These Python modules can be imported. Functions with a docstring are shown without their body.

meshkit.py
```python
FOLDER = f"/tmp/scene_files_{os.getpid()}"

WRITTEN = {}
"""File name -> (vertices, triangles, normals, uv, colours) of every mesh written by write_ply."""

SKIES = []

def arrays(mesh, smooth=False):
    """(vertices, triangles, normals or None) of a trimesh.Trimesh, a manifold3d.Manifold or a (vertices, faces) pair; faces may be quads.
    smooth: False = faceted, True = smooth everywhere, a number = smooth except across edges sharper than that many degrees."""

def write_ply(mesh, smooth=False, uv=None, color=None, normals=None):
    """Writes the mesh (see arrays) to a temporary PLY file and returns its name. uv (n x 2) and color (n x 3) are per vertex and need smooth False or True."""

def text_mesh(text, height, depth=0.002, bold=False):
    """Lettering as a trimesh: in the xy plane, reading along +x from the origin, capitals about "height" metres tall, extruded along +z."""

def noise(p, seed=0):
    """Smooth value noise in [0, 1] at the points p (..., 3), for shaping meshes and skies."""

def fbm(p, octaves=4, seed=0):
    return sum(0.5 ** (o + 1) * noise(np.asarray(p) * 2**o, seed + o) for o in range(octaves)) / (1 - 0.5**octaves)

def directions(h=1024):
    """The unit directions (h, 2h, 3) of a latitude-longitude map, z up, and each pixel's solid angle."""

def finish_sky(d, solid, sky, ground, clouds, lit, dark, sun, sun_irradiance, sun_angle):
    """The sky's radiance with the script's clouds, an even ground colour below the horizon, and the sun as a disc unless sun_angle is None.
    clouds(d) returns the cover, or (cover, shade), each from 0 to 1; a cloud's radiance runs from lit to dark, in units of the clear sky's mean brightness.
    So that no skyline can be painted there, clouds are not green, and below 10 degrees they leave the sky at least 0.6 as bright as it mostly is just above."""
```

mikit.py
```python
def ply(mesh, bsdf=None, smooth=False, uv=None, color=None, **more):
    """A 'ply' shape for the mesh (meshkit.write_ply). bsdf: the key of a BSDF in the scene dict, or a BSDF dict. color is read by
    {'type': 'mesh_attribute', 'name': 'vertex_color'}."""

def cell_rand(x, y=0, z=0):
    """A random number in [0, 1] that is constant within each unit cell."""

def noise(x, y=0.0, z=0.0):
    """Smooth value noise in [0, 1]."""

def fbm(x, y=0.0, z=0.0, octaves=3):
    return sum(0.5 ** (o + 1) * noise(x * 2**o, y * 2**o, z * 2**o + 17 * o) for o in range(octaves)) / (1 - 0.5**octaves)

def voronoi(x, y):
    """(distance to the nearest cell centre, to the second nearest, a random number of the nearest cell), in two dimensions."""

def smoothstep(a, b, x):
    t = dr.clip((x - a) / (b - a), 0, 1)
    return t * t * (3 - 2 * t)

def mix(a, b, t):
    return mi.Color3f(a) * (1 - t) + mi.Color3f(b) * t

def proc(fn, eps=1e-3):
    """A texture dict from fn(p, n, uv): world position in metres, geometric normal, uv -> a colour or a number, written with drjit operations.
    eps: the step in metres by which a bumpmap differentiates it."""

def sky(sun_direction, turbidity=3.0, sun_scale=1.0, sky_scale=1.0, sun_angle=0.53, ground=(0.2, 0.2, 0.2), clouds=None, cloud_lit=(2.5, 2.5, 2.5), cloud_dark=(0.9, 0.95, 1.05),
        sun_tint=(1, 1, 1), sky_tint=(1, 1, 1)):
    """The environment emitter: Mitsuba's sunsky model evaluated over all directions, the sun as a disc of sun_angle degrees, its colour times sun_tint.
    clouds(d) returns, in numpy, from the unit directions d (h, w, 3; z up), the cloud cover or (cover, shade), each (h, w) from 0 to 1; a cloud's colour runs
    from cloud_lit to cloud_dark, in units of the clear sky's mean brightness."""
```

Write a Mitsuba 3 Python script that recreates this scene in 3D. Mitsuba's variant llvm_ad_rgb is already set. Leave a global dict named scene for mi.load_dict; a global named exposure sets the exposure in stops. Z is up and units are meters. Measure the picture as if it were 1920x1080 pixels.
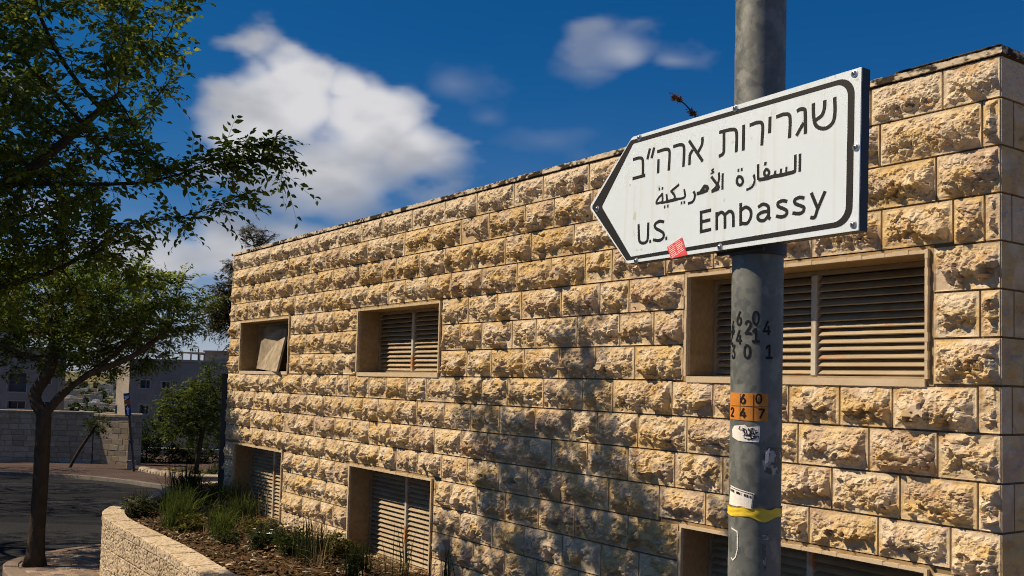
import math, random
import numpy as np, trimesh, shapely, mitsuba as mi, mikit, meshkit
import drjit as dr
from shapely import affinity
from shapely.geometry import Polygon, LineString, Point, box as sbox
from scipy.spatial import cKDTree

T = mi.ScalarTransform4f
scene, labels = {"type": "scene"}, {}

# ------------------------------------------------------------------ camera, sky, exposure
F_PX, PITCH, ROLL, SHIFT_Y = 1851.84, 0.0560, 0.0262, 75.93      # focal length in pixels of a 1920 wide frame
_f = np.array([0, math.cos(PITCH), math.sin(PITCH)])
_r0 = np.array([1.0, 0, 0]); _u0 = np.cross(_r0, _f)
_up = -math.sin(ROLL) * _r0 + math.cos(ROLL) * _u0
scene["camera"] = {"type": "perspective", "fov": math.degrees(2 * math.atan(960 / F_PX)), "fov_axis": "x",
                   "principal_point_offset_y": -SHIFT_Y / 1080, "near_clip": 0.05, "far_clip": 6000.0,
                   "to_world": T().look_at(origin=[0, 0, 0], target=_f.tolist(), up=_up.tolist())}
SUN = np.array([-0.706, 0.037, 0.707])


def clouds(d):
    az = np.degrees(np.arctan2(d[..., 0], d[..., 1])); el = np.degrees(np.arcsin(np.clip(d[..., 2], -1, 1)))
    k = np.stack([d[..., 0], d[..., 1], d[..., 2] * 1.7], -1)
    n1 = meshkit.fbm(k * 7.0, 5, 3); n2 = meshkit.fbm(k * 16.0, 6, 11); n3 = meshkit.fbm(k * 3.0, 4, 23)
    wx, wy = (n1 - .5) * 4.5, (meshkit.fbm(k * 7.0, 5, 71) - .5) * 3.4
    fine = (n2 - .5)

    def lump(a, e, ra, re, soft=.55, rough=2.2):
        q = np.sqrt(((az + wx - a) / ra) ** 2 + ((el + wy - e) / re) ** 2)
        s = np.clip((1.0 - q + rough * fine * np.exp(-((1 - q) / .55) ** 2)) / soft, 0, 1)
        return s * s * (3 - 2 * s)
    cover = np.zeros(az.shape)
    big = [(-13.6, 15.4, 4.4, 3.9, .4), (-9.4, 14.8, 5.2, 3.7, .45), (-15.4, 13.4, 3.8, 3.4, .5), (-6.4, 13.2, 3.8, 2.7, .6),
           (-10.8, 11.8, 7.6, 3.2, .65), (-16.4, 11.6, 3.0, 2.0, .8), (-13.4, 17.2, 2.4, 1.9, .4), (-10.6, 16.4, 2.6, 1.8, .5), (-4.8, 12.6, 3.0, 1.7, .9)]
    for a, e, ra, re, so in big:
        cover = np.maximum(cover, .97 * lump(a, e, ra, re, so * 1.4, 2.1))
    for a, e, ra, re, so, am in [(6.3, 18.6, 4.0, 1.6, .9, .62), (4.4, 17.6, 2.6, 1.0, 1.0, .35), (9.2, 18.0, 2.2, 1.2, 1.0, .38), (-4.2, 17.0, 3.4, 1.6, 1.4, .34), (-2.0, 15.4, 2.6, 1.3, 1.4, .25), (1.5, 14.4, 4.5, 1.2, 1.2, .22),
                                 (-12.0, 8.0, 6.5, 1.5, .8, .92), (-16.0, 7.0, 5.6, 2.4, .6, .97), (-20.5, 6.6, 5.5, 2.6, .6, .97), (-26.0, 8.5, 5, 1.4, .9, .7), (-17, 5.2, 5, .8, 1.0, .5), (-30, 13, 5, 2.5, .9, .75)]:
        cover = np.maximum(cover, am * lump(a, e, ra, re, so * 1.5, 3.0))
    cover = np.maximum(cover, (.50 + .40 * n3) * np.exp(-(np.clip(el, 0, 90) / 6.0) ** 1.5) * 1.1)      # milky air low down
    # elsewhere in the sky: a few loose clouds like these
    away = np.clip((np.abs(az + 4) - 33) / 10, 0, 1)
    s = np.clip((n3 + .35 * (n1 - .5) - .60) / .14, 0, 1) * np.clip((el - 3) / 6, 0, 1)
    cover = np.maximum(cover, away * .6 * s)
    shade = np.clip(.34 + (13.6 - el) * .024 + (n2 - .5) * 1.7 + (n1 - .5) * 1.3, 0.0, .95) * np.clip(el / 8, .35, 1)
    return cover, shade


scene["sky"] = mikit.sky(SUN.tolist(), turbidity=2.6, sun_scale=1.0, sky_scale=0.31, sun_angle=0.53, ground=(.10, .09, .075), clouds=clouds,
                         cloud_lit=(6.6, 6.55, 6.7), cloud_dark=(2.4, 2.6, 3.0), sky_tint=(.09, .80, 1.42), sun_tint=(1.0, .955, .875))
exposure = 2.15

# ------------------------------------------------------------------ helpers
RNG = np.random.default_rng(7)


_last = {}


def numbered(k):                                   # the next free key, remembered per stem
    i = _last.get(k, -1) + 1
    _last[k] = i
    return k if i == 0 else f"{k}_{i:03d}"


def tag(key, label=None, cat=None, group=None, kind=None):
    d = labels.setdefault(key, {})
    for a, b in (("label", label), ("category", cat), ("group", group), ("kind", kind)):
        if b:
            d[a] = b
    return key


def thing(name, label, cat, group=None):
    return tag(numbered(name), label, cat, group)


def put(name, mesh, mat, parent=None, smooth=False, color=None, uv=None, label=None, kind=None):
    key = numbered(f"{parent}__{name}" if parent else name)
    if isinstance(mesh, list):
        mesh = trimesh.util.concatenate(mesh)
    scene[key] = mikit.ply(mesh, mat, smooth=smooth, color=color, uv=uv)
    if label or kind:
        tag(key, label, None, None, kind)
    return key


def bx(x0, x1, y0, y1, z0, z1):
    return trimesh.creation.box(bounds=[[min(x0, x1), min(y0, y1), min(z0, z1)], [max(x0, x1), max(y0, y1), max(z0, z1)]])


def frame_box(o, a, b, c, ra, rb, rc):
    """A box in the frame (a, b, c) at o, between the given ranges."""
    v = np.array([[x, y, z] for x in ra for y in rb for z in rc], float)
    v = np.asarray(o) + v[:, :1] * a + v[:, 1:2] * b + v[:, 2:] * c
    f = np.array([[0, 1, 3], [0, 3, 2], [4, 6, 7], [4, 7, 5], [0, 4, 5], [0, 5, 1], [2, 3, 7], [2, 7, 6], [0, 2, 6], [0, 6, 4], [1, 5, 7], [1, 7, 3]])
    if np.dot(np.cross(a, b), c) * (ra[1] - ra[0]) * (rb[1] - rb[0]) * (rc[1] - rc[0]) < 0:
        f = f[:, ::-1]
    return trimesh.Trimesh(v, f, process=False)


def bevel_box(o, a, b, c, ra, rb, rc, r):
    """The same with its front edges (at rc[1]) chamfered by r."""
    n = np.array([(ra[0], rb[0]), (ra[1], rb[0]), (ra[1], rb[1]), (ra[0], rb[1])])
    i = np.array([(ra[0] + r, rb[0] + r), (ra[1] - r, rb[0] + r), (ra[1] - r, rb[1] - r), (ra[0] + r, rb[1] - r)])
    loc = np.vstack([np.c_[n, [rc[0]] * 4], np.c_[n, [rc[1] - r] * 4], np.c_[i, [rc[1]] * 4]])
    v = np.asarray(o) + loc[:, :1] * a + loc[:, 1:2] * b + loc[:, 2:] * c
    f = []
    for lo, hi in ((0, 4), (4, 8)):
        for k in range(4):
            m = (k + 1) % 4
            f += [[lo + k, lo + m, hi + m], [lo + k, hi + m, hi + k]]
    f += [[8, 9, 10], [8, 10, 11], [0, 2, 1], [0, 3, 2]]
    f = np.array(f)
    if np.dot(np.cross(a, b), c) < 0:
        f = f[:, ::-1]
    return trimesh.Trimesh(v, f, process=False)


def tube(points, radii, sides=6, cap=True):
    p = np.asarray(points, float)
    t = np.gradient(p, axis=0); t /= np.linalg.norm(t, axis=1, keepdims=True) + 1e-12
    ref = np.array([.31, .17, .93]) if abs(t[0] @ [.31, .17, .93]) < .9 else np.array([1., 0, 0])
    a = np.cross(t, ref); a /= np.linalg.norm(a, axis=1, keepdims=True) + 1e-12
    b = np.cross(t, a); ang = np.arange(sides) * 2 * np.pi / sides
    v = p[:, None] + np.broadcast_to(radii, (len(p),))[:, None, None] * (np.cos(ang)[None, :, None] * a[:, None] + np.sin(ang)[None, :, None] * b[:, None])
    i, j = np.meshgrid(np.arange(len(p) - 1), np.arange(sides), indexing="ij")
    q = np.stack([i * sides + j, i * sides + (j + 1) % sides, (i + 1) * sides + (j + 1) % sides, (i + 1) * sides + j], -1).reshape(-1, 4)
    f = np.vstack([q[:, [0, 2, 1]], q[:, [0, 3, 2]]])
    if cap:
        e = (len(p) - 1) * sides
        f = np.vstack([f, [[0, k, k + 1] for k in range(1, sides - 1)], [[e, e + k + 1, e + k] for k in range(1, sides - 1)]])
    return trimesh.Trimesh(v.reshape(-1, 3), f, process=False)


def flat_poly(shape, depth, place):
    """Extrudes a shapely shape in (x, y) by depth and maps it with place(vertices)."""
    out = []
    for g in getattr(shape, "geoms", [shape]):
        if g.geom_type == "Polygon" and g.area > 1e-9:
            m = trimesh.creation.extrude_polygon(g, depth, engine="earcut")
            out.append(trimesh.Trimesh(place(np.array(m.vertices)), m.faces, process=False))
    return trimesh.util.concatenate(out)


# ------------------------------------------------------------------ materials
def mat(key, d):
    scene[key] = d
    return key


def diffuse(fn_or_rgb):
    r = mikit.proc(fn_or_rgb) if callable(fn_or_rgb) else {"type": "rgb", "value": list(fn_or_rgb)}
    return {"type": "twosided", "bsdf": {"type": "diffuse", "reflectance": r}}


def glossy(color, rough=.5, metallic=0.0, **kw):
    c = mikit.proc(color) if callable(color) else {"type": "rgb", "value": list(color)}
    r = mikit.proc(rough) if callable(rough) else float(rough)
    return {"type": "twosided", "bsdf": {"type": "principled", "base_color": c, "roughness": r, "metallic": float(metallic), **kw}}


VC = {"type": "mesh_attribute", "name": "vertex_color"}
mat("m_stone", {"type": "twosided", "bsdf": {"type": "diffuse", "reflectance": VC}})
mat("m_painted_vertex", {"type": "twosided", "bsdf": {"type": "diffuse", "reflectance": VC}})
mat("m_mortar", diffuse((.20, .155, .10)))
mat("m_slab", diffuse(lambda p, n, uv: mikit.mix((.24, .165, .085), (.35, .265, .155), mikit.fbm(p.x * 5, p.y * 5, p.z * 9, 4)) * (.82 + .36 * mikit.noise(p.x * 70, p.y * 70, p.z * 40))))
mat("m_slab_edge", diffuse(lambda p, n, uv: mikit.mix((.42, .34, .235), (.56, .48, .37), mikit.fbm(p.x * 18, p.y * 18, p.z * 18, 3))))  # light sill stone; on the slab edges it paints caught sun


def f_coping(p, n, uv):
    a = mikit.fbm(p.x * 9, p.y * 9, p.z * 16, 4); b = mikit.fbm(p.x * 40, p.y * 40, p.z * 60, 3)
    k = mikit.smoothstep(.46, .60, a * .6 + b * .45)
    return mikit.mix((.045, .038, .032), mikit.mix((.42, .36, .27), (.60, .54, .44), b), k)


mat("m_coping", diffuse(f_coping))


def f_slat(p, n, uv):
    a = mikit.fbm(p.x * 6, p.y * 6, p.z * 14, 3); b = mikit.noise(p.x * 60, p.y * 60, p.z * 90)
    base = mikit.mix((.195, .145, .085), (.34, .285, .195), a)
    rust = mikit.smoothstep(.64, .78, mikit.fbm(p.x * 14 + 5, p.y * 14, p.z * 22, 3) + .10 * (b - .5))
    return mikit.mix(base, (.30, .13, .055), rust * .75)


mat("m_slat", glossy(f_slat, .55))
mat("m_mullion", glossy(lambda p, n, uv: mikit.mix((.42, .42, .38), (.36, .17, .07), mikit.smoothstep(.48, .62, mikit.fbm(p.x * 7 + 3, p.y * 7, p.z * 6, 3))), .55))
mat("m_dark_metal", glossy((.028, .028, .028), .5))
mat("m_room", diffuse((.28, .27, .25)))


def f_board(p, n, uv):
    a = mikit.fbm(p.x * 26, p.y * 26, p.z * 14, 4); b = mikit.fbm(p.x * 9 + 7, p.y * 9, p.z * 9, 4)
    return mikit.mix((.22, .185, .14), (.36, .32, .255), mikit.smoothstep(.30, .66, a * .5 + b * .5))


mat("m_board", diffuse(f_board))


def spangle(p):
    s1, s2, c = mikit.voronoi(dr.atan2(p.x - 0.5216, 2.100 - p.y) * 4.4 + .35 * mikit.noise(p.z * 60, 3), p.z * 80)
    return c, mikit.fbm(p.x * 60, p.y * 60, p.z * 13, 4)


def f_pole(p, n, uv):
    c, a = spangle(p)
    pale = mikit.smoothstep(.52, .66, mikit.fbm(p.x * 38 + 3, p.y * 38, p.z * 24, 4))
    return mikit.mix(mikit.mix((.085, .098, .100), (.175, .195, .195), .5 * a + .5 * c), (.27, .285, .28), pale * .40)


POLE = np.array([0.5216, 2.100]); POLE_R = 0.0538
mat("m_pole", glossy(f_pole, lambda p, n, uv: .42 + .25 * spangle(p)[0], .35))
def f_sign(p, n, uv):
    # the face's own frame: a to the right, b up, in metres from its middle
    a = (p.x - 0.4506) * 0.5557 - (p.y - 2.06) * 0.8314; b = p.z - 0.4477
    c = mikit.mix((.59, .70, .83), (.56, .67, .77), mikit.fbm(a * 9, b * 5, 1, 3))
    run = mikit.smoothstep(.58, .75, mikit.fbm(a * 75, b * 4, 3, 3))                  # faint grime runs
    c = mikit.mix(c, (.50, .53, .52), run * .30)
    w = .012 * (mikit.fbm(a * 90, b * 90, 2, 3) - .5)
    d1 = dr.sqrt(dr.square((a + .3015 + w) / .006) + dr.square((b + .047 + w) / .015)); d2 = dr.sqrt(dr.square((a + .305 - w) / .003) + dr.square((b + .085 + w) / .013))
    moss = dr.maximum(1 - mikit.smoothstep(.55, 1.1, d1), .6 * (1 - mikit.smoothstep(.5, 1.1, d2)))
    c = mikit.mix(c, (.42, .48, .30), moss * .75)
    spot = mikit.smoothstep(.91, .95, mikit.noise(p.x * 70, p.y * 70, p.z * 50))
    return mikit.mix(c, (.36, .36, .33), spot * .5)


mat("m_sign_white", glossy(f_sign, .36, clearcoat=.4, clearcoat_gloss=.9))
mat("m_sign_black", glossy((.010, .011, .014), .55, specular=.2))
mat("m_sign_rim", glossy((.035, .035, .038), .45, .2))
mat("m_steel", glossy((.55, .55, .54), .28, .95))
mat("m_red", glossy(lambda p, n, uv: mikit.mix((.55, .035, .05), (.68, .10, .11), mikit.noise(p.x * 150, p.y * 150, p.z * 150)), .45))
mat("m_paper", glossy(lambda p, n, uv: mikit.mix((.70, .70, .68), (.82, .82, .80), mikit.fbm(p.x * 60, p.y * 60, p.z * 60, 3)), .5))
mat("m_orange", glossy(lambda p, n, uv: mikit.mix((.42, .145, .012), (.62, .245, .03), mikit.fbm(p.x * 50, p.y * 50, p.z * 70, 4)), .45))
mat("m_yellow", glossy(lambda p, n, uv: mikit.mix((.60, .42, .02), (.78, .60, .06), mikit.fbm(p.x * 50, p.y * 50, p.z * 120, 3)), .35))
mat("m_grey_film", glossy(lambda p, n, uv: mikit.mix((.05, .055, .06), (.34, .35, .35), mikit.smoothstep(.5, .6, mikit.fbm(p.x * 80, p.y * 80, p.z * 60, 4))), .35))


def f_asphalt(p, n, uv):
    a = mikit.fbm(p.x * .55 + 3, p.y * .30, 0, 4); g = mikit.noise(p.x * 70, p.y * 70)
    tarry = mikit.smoothstep(.50, .56, mikit.fbm(p.x * .22 + .12 * p.y, p.y * 1.1, 4, 3))
    return mikit.mix(mikit.mix((.024, .027, .032), (.044, .047, .054), a), (.017, .019, .023), tarry * .7) * (.8 + .4 * g)


mat("m_asphalt", diffuse(f_asphalt))
mat("m_road_line", diffuse(lambda p, n, uv: mikit.mix((.16, .165, .17), (.40, .40, .39), mikit.fbm(p.x * 9, p.y * 9, 0, 4))))
mat("m_ground", diffuse(lambda p, n, uv: mikit.mix((.10, .085, .06), (.17, .14, .10), mikit.fbm(p.x * .6, p.y * .6, 0, 4))))
mat("m_pavement", diffuse(lambda p, n, uv: mikit.mix((.16, .13, .115), (.24, .20, .17), mikit.fbm(p.x * 2, p.y * 2, 0, 4))))
for i, c in enumerate([(.21, .165, .14), (.26, .21, .175), (.17, .14, .125), (.30, .26, .22)]):
    mat(f"m_paver_{i}", diffuse(lambda p, n, uv, c=c: mi.Color3f(*c) * (.72 + .56 * mikit.fbm(p.x * 22, p.y * 22, 0, 3))))
mat("m_kerb", diffuse(lambda p, n, uv: mikit.mix((.10, .097, .09), (.20, .19, .175), mikit.fbm(p.x * 6, p.y * 6, p.z * 6, 3))))
mat("m_far_pavement", diffuse(lambda p, n, uv: mikit.mix((.062, .048, .046), (.10, .078, .074), mikit.fbm(p.x * 1.5, p.y * 1.5, 0, 4))))
for i, c in enumerate([(.28, .25, .195), (.33, .29, .225), (.235, .21, .17), (.35, .315, .255), (.30, .25, .18)]):
    mat(f"m_far_stone_{i}", diffuse(lambda p, n, uv, c=c: mi.Color3f(*c) * (.74 + .52 * mikit.fbm(p.x * 9, p.y * 9, p.z * 9, 4))))
mat("m_apartment", diffuse(lambda p, n, uv: mikit.mix((.20, .185, .17), (.285, .265, .24), .5 * mikit.cell_rand(dr.floor(p.x * 1.6 + .5 * dr.floor(p.z * 3.3)), dr.floor(p.z * 3.3), 2) + .5 * mikit.fbm(p.x * .8, p.y, p.z * .8, 4))))
mat("m_trim", diffuse((.31, .29, .26)))
mat("m_window_dark", glossy((.022, .024, .028), .15))
mat("m_shutter", diffuse(lambda p, n, uv: mikit.mix((.06, .062, .07), (.10, .10, .11), mikit.noise(0, 0, p.z * 14))))
mat("m_blue_door", glossy((.045, .06, .075), .4))
mat("m_blue_sign", glossy((.010, .022, .15), .35))
mat("m_orange_sign", glossy((.36, .09, .025), .4))
mat("m_white_paint", glossy((.72, .72, .72), .4))
mat("m_soil", diffuse(lambda p, n, uv: mikit.mix((.04, .027, .017), (.12, .08, .046), mikit.fbm(p.x * 11, p.y * 11, 0, 5)) * (.7 + .6 * mikit.noise(p.x * 80, p.y * 80))))
mat("m_hill", diffuse(lambda p, n, uv: mikit.mix(mikit.mix((.10, .105, .05), (.24, .21, .14), mikit.fbm(p.x * .03, p.y * .03, 0, 4)), (.045, .06, .03), mikit.smoothstep(.54, .60, mikit.fbm(p.x * .08 + 9, p.y * .08, 1, 3)))))
mat("m_hose", glossy((.07, .04, .035), .5))
mat("m_bark", {"type": "twosided", "bsdf": {"type": "bumpmap", "arbitrary": mikit.proc(lambda p, n, uv: mikit.fbm(p.x * 50, p.y * 50, p.z * 14, 4), eps=.003), "scale": .012,
     "bsdf": {"type": "diffuse", "reflectance": mikit.proc(lambda p, n, uv: mikit.mix((.028, .023, .018), (.085, .070, .054), mikit.fbm(p.x * 34, p.y * 34, p.z * 9, 4)))}}})
mat("m_leaf", {"type": "principledthin", "base_color": VC, "roughness": .42, "diff_trans": 1.25, "spec_trans": 0.0, "eta": 1.4})
mat("m_grass", {"type": "principledthin", "base_color": VC, "roughness": .45, "diff_trans": .6, "spec_trans": 0.0, "eta": 1.4})
for i, c in enumerate([(.58, .55, .48), (.48, .43, .35), (.66, .64, .60), (.40, .35, .28)]):
    mat(f"m_house_{i}", diffuse(c))
mat("m_house_roof", diffuse((.30, .27, .24)))

# ------------------------------------------------------------------ the stone building
YAW = 0.6109
W = np.array([-math.sin(YAW), math.cos(YAW), 0]); NO = np.array([-math.cos(YAW), -math.sin(YAW), 0]); UP = np.array([0, 0, 1.0])
BACK = -NO                                            # into the building, and the direction of the shaded side wall
CORNER = np.array([2.0052, 4.0405, 0.0]); TOP, LEN, COURSE = 1.4442, 9.3024, 0.2


def on_wall(t, z, h=0.0):
    t, z, h = np.broadcast_arrays(np.asarray(t, float), z, h)
    return CORNER + t[..., None] * W + z[..., None] * UP + h[..., None] * NO


def on_side(s, z, h=0.0):
    s, z, h = np.broadcast_arrays(np.asarray(s, float), z, h)
    return CORNER + s[..., None] * BACK + z[..., None] * UP - h[..., None] * W


# window openings: (left edge is the larger t), z from course lines
WINDOWS = [(0.335, 1.785, 4.12, 6.88), (4.48, 5.895, 4.14, 6.88), (7.50, 8.915, 4.14, 6.88),
           (0.335, 1.80, 11.06, 15.0), (4.53, 5.965, 11.08, 15.0), (7.56, 8.985, 11.06, 14.95)]
WINDOWS = [(a, b, TOP - COURSE * d, TOP - COURSE * c) for a, b, c, d in WINDOWS]   # t0, t1, z0, z1
JOINTS = {1: [0.26, 0.62, 1.05, 1.46, 1.80, 2.24, 2.68, 3.17, 3.51, 3.99, 4.45, 4.97, 5.5, 5.92, 6.39, 6.82, 7.28, 7.74, 8.1, 8.58, 9.1],
          2: [0.08, 0.57, 0.98, 1.36, 1.75, 2.2, 2.64, 3.04, 3.37, 3.82, 4.2, 4.63, 5.09, 5.3, 5.77, 6.32, 6.65, 7.0, 7.56, 7.93, 8.33, 8.73],
          3: [0.29, 0.72, 1.1, 1.52, 1.95, 2.38, 2.82, 3.29, 3.6, 4.03, 4.43, 4.83, 5.23, 5.47, 5.91, 6.48, 6.88, 7.19, 7.43, 7.81, 8.23, 8.56, 8.98],
          4: [0.07, 0.21, 0.56, 0.95, 1.22, 1.6, 1.97, 2.44, 2.7, 3.06, 3.45, 3.9, 4.33, 4.69, 5.06, 5.35, 5.74, 6.07, 6.32, 6.69, 7.06, 7.38, 7.71, 8.05, 8.37, 8.7, 9.11],
          5: [2.28, 2.55, 2.94, 3.39, 3.69, 4.07, 6.43, 6.83, 7.19], 6: [0.09, 2.06, 2.36, 2.77, 3.21, 3.49, 3.88, 4.17, 6.24, 6.63, 7.06], 7: [2.22, 2.58, 2.95, 3.34, 3.74, 4.07, 6.41, 6.84, 7.2],
          8: [0.1, 0.5, 0.78, 1.08, 1.35, 1.59, 1.9, 2.41, 2.7, 3.11, 3.53, 3.86, 4.23, 4.66, 4.97, 5.33, 5.66, 6.05, 6.31, 6.73, 7.13, 7.65, 7.97, 8.29, 8.7],
          9: [0.28, 0.62, 1.02, 1.38, 1.78, 2.18, 2.55, 2.82, 3.2, 3.62, 4.0, 4.37, 4.79, 5.17, 5.47, 5.77, 6.18, 6.56, 6.99, 7.39, 7.75, 8.12, 8.43, 8.78],
          10: [0.1, 0.46, 0.82, 1.17, 1.51, 1.87, 2.26, 2.64, 3.01, 3.39, 3.77, 4.12, 4.51, 4.89, 5.23, 5.62, 5.96, 6.32, 6.8, 7.21, 7.53, 7.83, 8.34, 8.52, 8.85],
          11: [0.22, 0.57, 0.95, 1.27, 1.63, 1.99, 2.43, 2.9, 3.27, 3.61, 4.02, 4.39, 4.76, 5.12, 5.42, 5.79, 6.13, 6.5, 7.0, 7.38, 7.74, 8.09, 8.44, 8.84],
          12: [2.25, 2.75, 3.13, 3.52, 3.88, 4.23, 6.3, 6.64, 6.91, 7.28], 13: [2.15, 2.49, 2.87, 3.29, 3.67, 4.1, 6.47, 6.8, 7.18], 14: [2.32, 2.7, 3.14, 3.51, 3.91, 4.25, 6.29, 6.58, 7.01],
          15: [2.22, 2.66, 3.05, 3.48, 3.81, 4.05, 6.21, 6.69, 7.07], 16: [.4, .85, 1.3, 1.75, 2.2, 2.7, 3.1, 3.6, 4.0, 4.5, 5.0, 5.4, 5.9, 6.3, 6.8, 7.2, 7.7, 8.2, 8.7]}


def rock_height(t, z, t0, t1, z0, z1, rng, amp=1.0, flat=False):
    """Height of the quarry-faced stone above its chiselled margin."""
    w, h = t1 - t0, z1 - z0
    s = np.stack([t, z, np.full_like(t, rng.random() * 50)], -1)
    wob = .012 * (meshkit.noise(s * 26, 5) - .5) + .008 * (meshkit.noise(s * 70, 6) - .5)
    edge = np.minimum(np.minimum(t - t0, t1 - t), np.minimum(z - z0, z1 - z))
    edge_top, edge_side = z1 - z, np.minimum(t - t0, t1 - t)
    bottom = z - z0
    mt, ms, mb = (.003 + .008 * rng.random()), (.006 + .010 * rng.random()), (.005 + .012 * rng.random())
    v = np.clip(bottom / h, 0, 1)
    lean = rng.normal(0, .22); u = (t - t0) / w - .5
    flank = .022 + .030 * rng.random()
    drop = .046 + .034 * rng.random() + .05 * lean * u           # how far up the underside of the boss reaches
    rise = .055 + .045 * rng.random()                            # and how far down from the top edge it swells
    q = np.minimum(np.minimum((edge_top - mt) / rise, np.minimum((t - t0 - ms) / flank, (t1 - t - ms) / (.055 + .03 * rng.random()))), (bottom - mb) / drop) + wob * 18
    boss = np.clip(q, 0, 1) ** .85
    prof = .80 + .20 * np.exp(-((v - .42) / .22) ** 2)
    if flat:
        prof = prof * 0 + .6
    # flakes: tilted facets at three sizes, with sharp steps where they meet
    out = np.zeros_like(t); P = np.stack([t, z], -1)
    warp = np.stack([meshkit.noise(s * 38, 8), meshkit.noise(s * 38, 9)], -1) - .5
    low = np.clip((.62 - v) / .30, 0, 1)                         # the break runs through the lower half, the upper face is only crinkled
    for size, st_, sl in ((.095, .003 + .006 * low, .12 + .20 * low), (.042, .0018 + .0024 * low, .13 + .17 * low), (.021, .0008 + .0008 * low, .14 + .08 * low)):
        n = max(4, int(w * h / size ** 2 * 1.3))
        c = np.c_[rng.uniform(t0 - .02, t1 + .02, n), rng.uniform(z0 - .02, z1 + .02, n)]
        g = rng.normal(0, 1, (n, 2)); o = rng.normal(0, 1, n)
        sc = np.array([.86, 1.14])
        _, k = cKDTree(c * sc).query((P + warp * size * .8) * sc)
        dd = np.clip(P + warp * size * .8 - c[k], -size * .7, size * .7)
        out += st_ * o[k] + sl * (dd * g[k]).sum(-1)
    rid = np.abs(meshkit.noise(s * 60, 12) - .5) * 2
    out += .010 * (meshkit.fbm(s * 30, 3, 14) - .5) * 2 - .006 * (rid < .16) * (1 - rid)
    out += .0050 * (meshkit.noise(s * 150, 15) - .5)
    base = (.032 + .014 * rng.random()) * prof
    gate = np.clip(.12 + q * 2.4, .12, 1) * np.clip(edge / .006, 0, 1)
    return amp * np.clip(boss * base + gate * out, -.006, .066) + .0012 * (meshkit.noise(s * 160, 16) - .5)


CREAM, OCHRE, PINK, WHITE, RUST = (np.array(c) for c in ((.50, .405, .265), (.50, .365, .165), (.39, .305, .245), (.59, .53, .435), (.37, .225, .10)))


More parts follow.
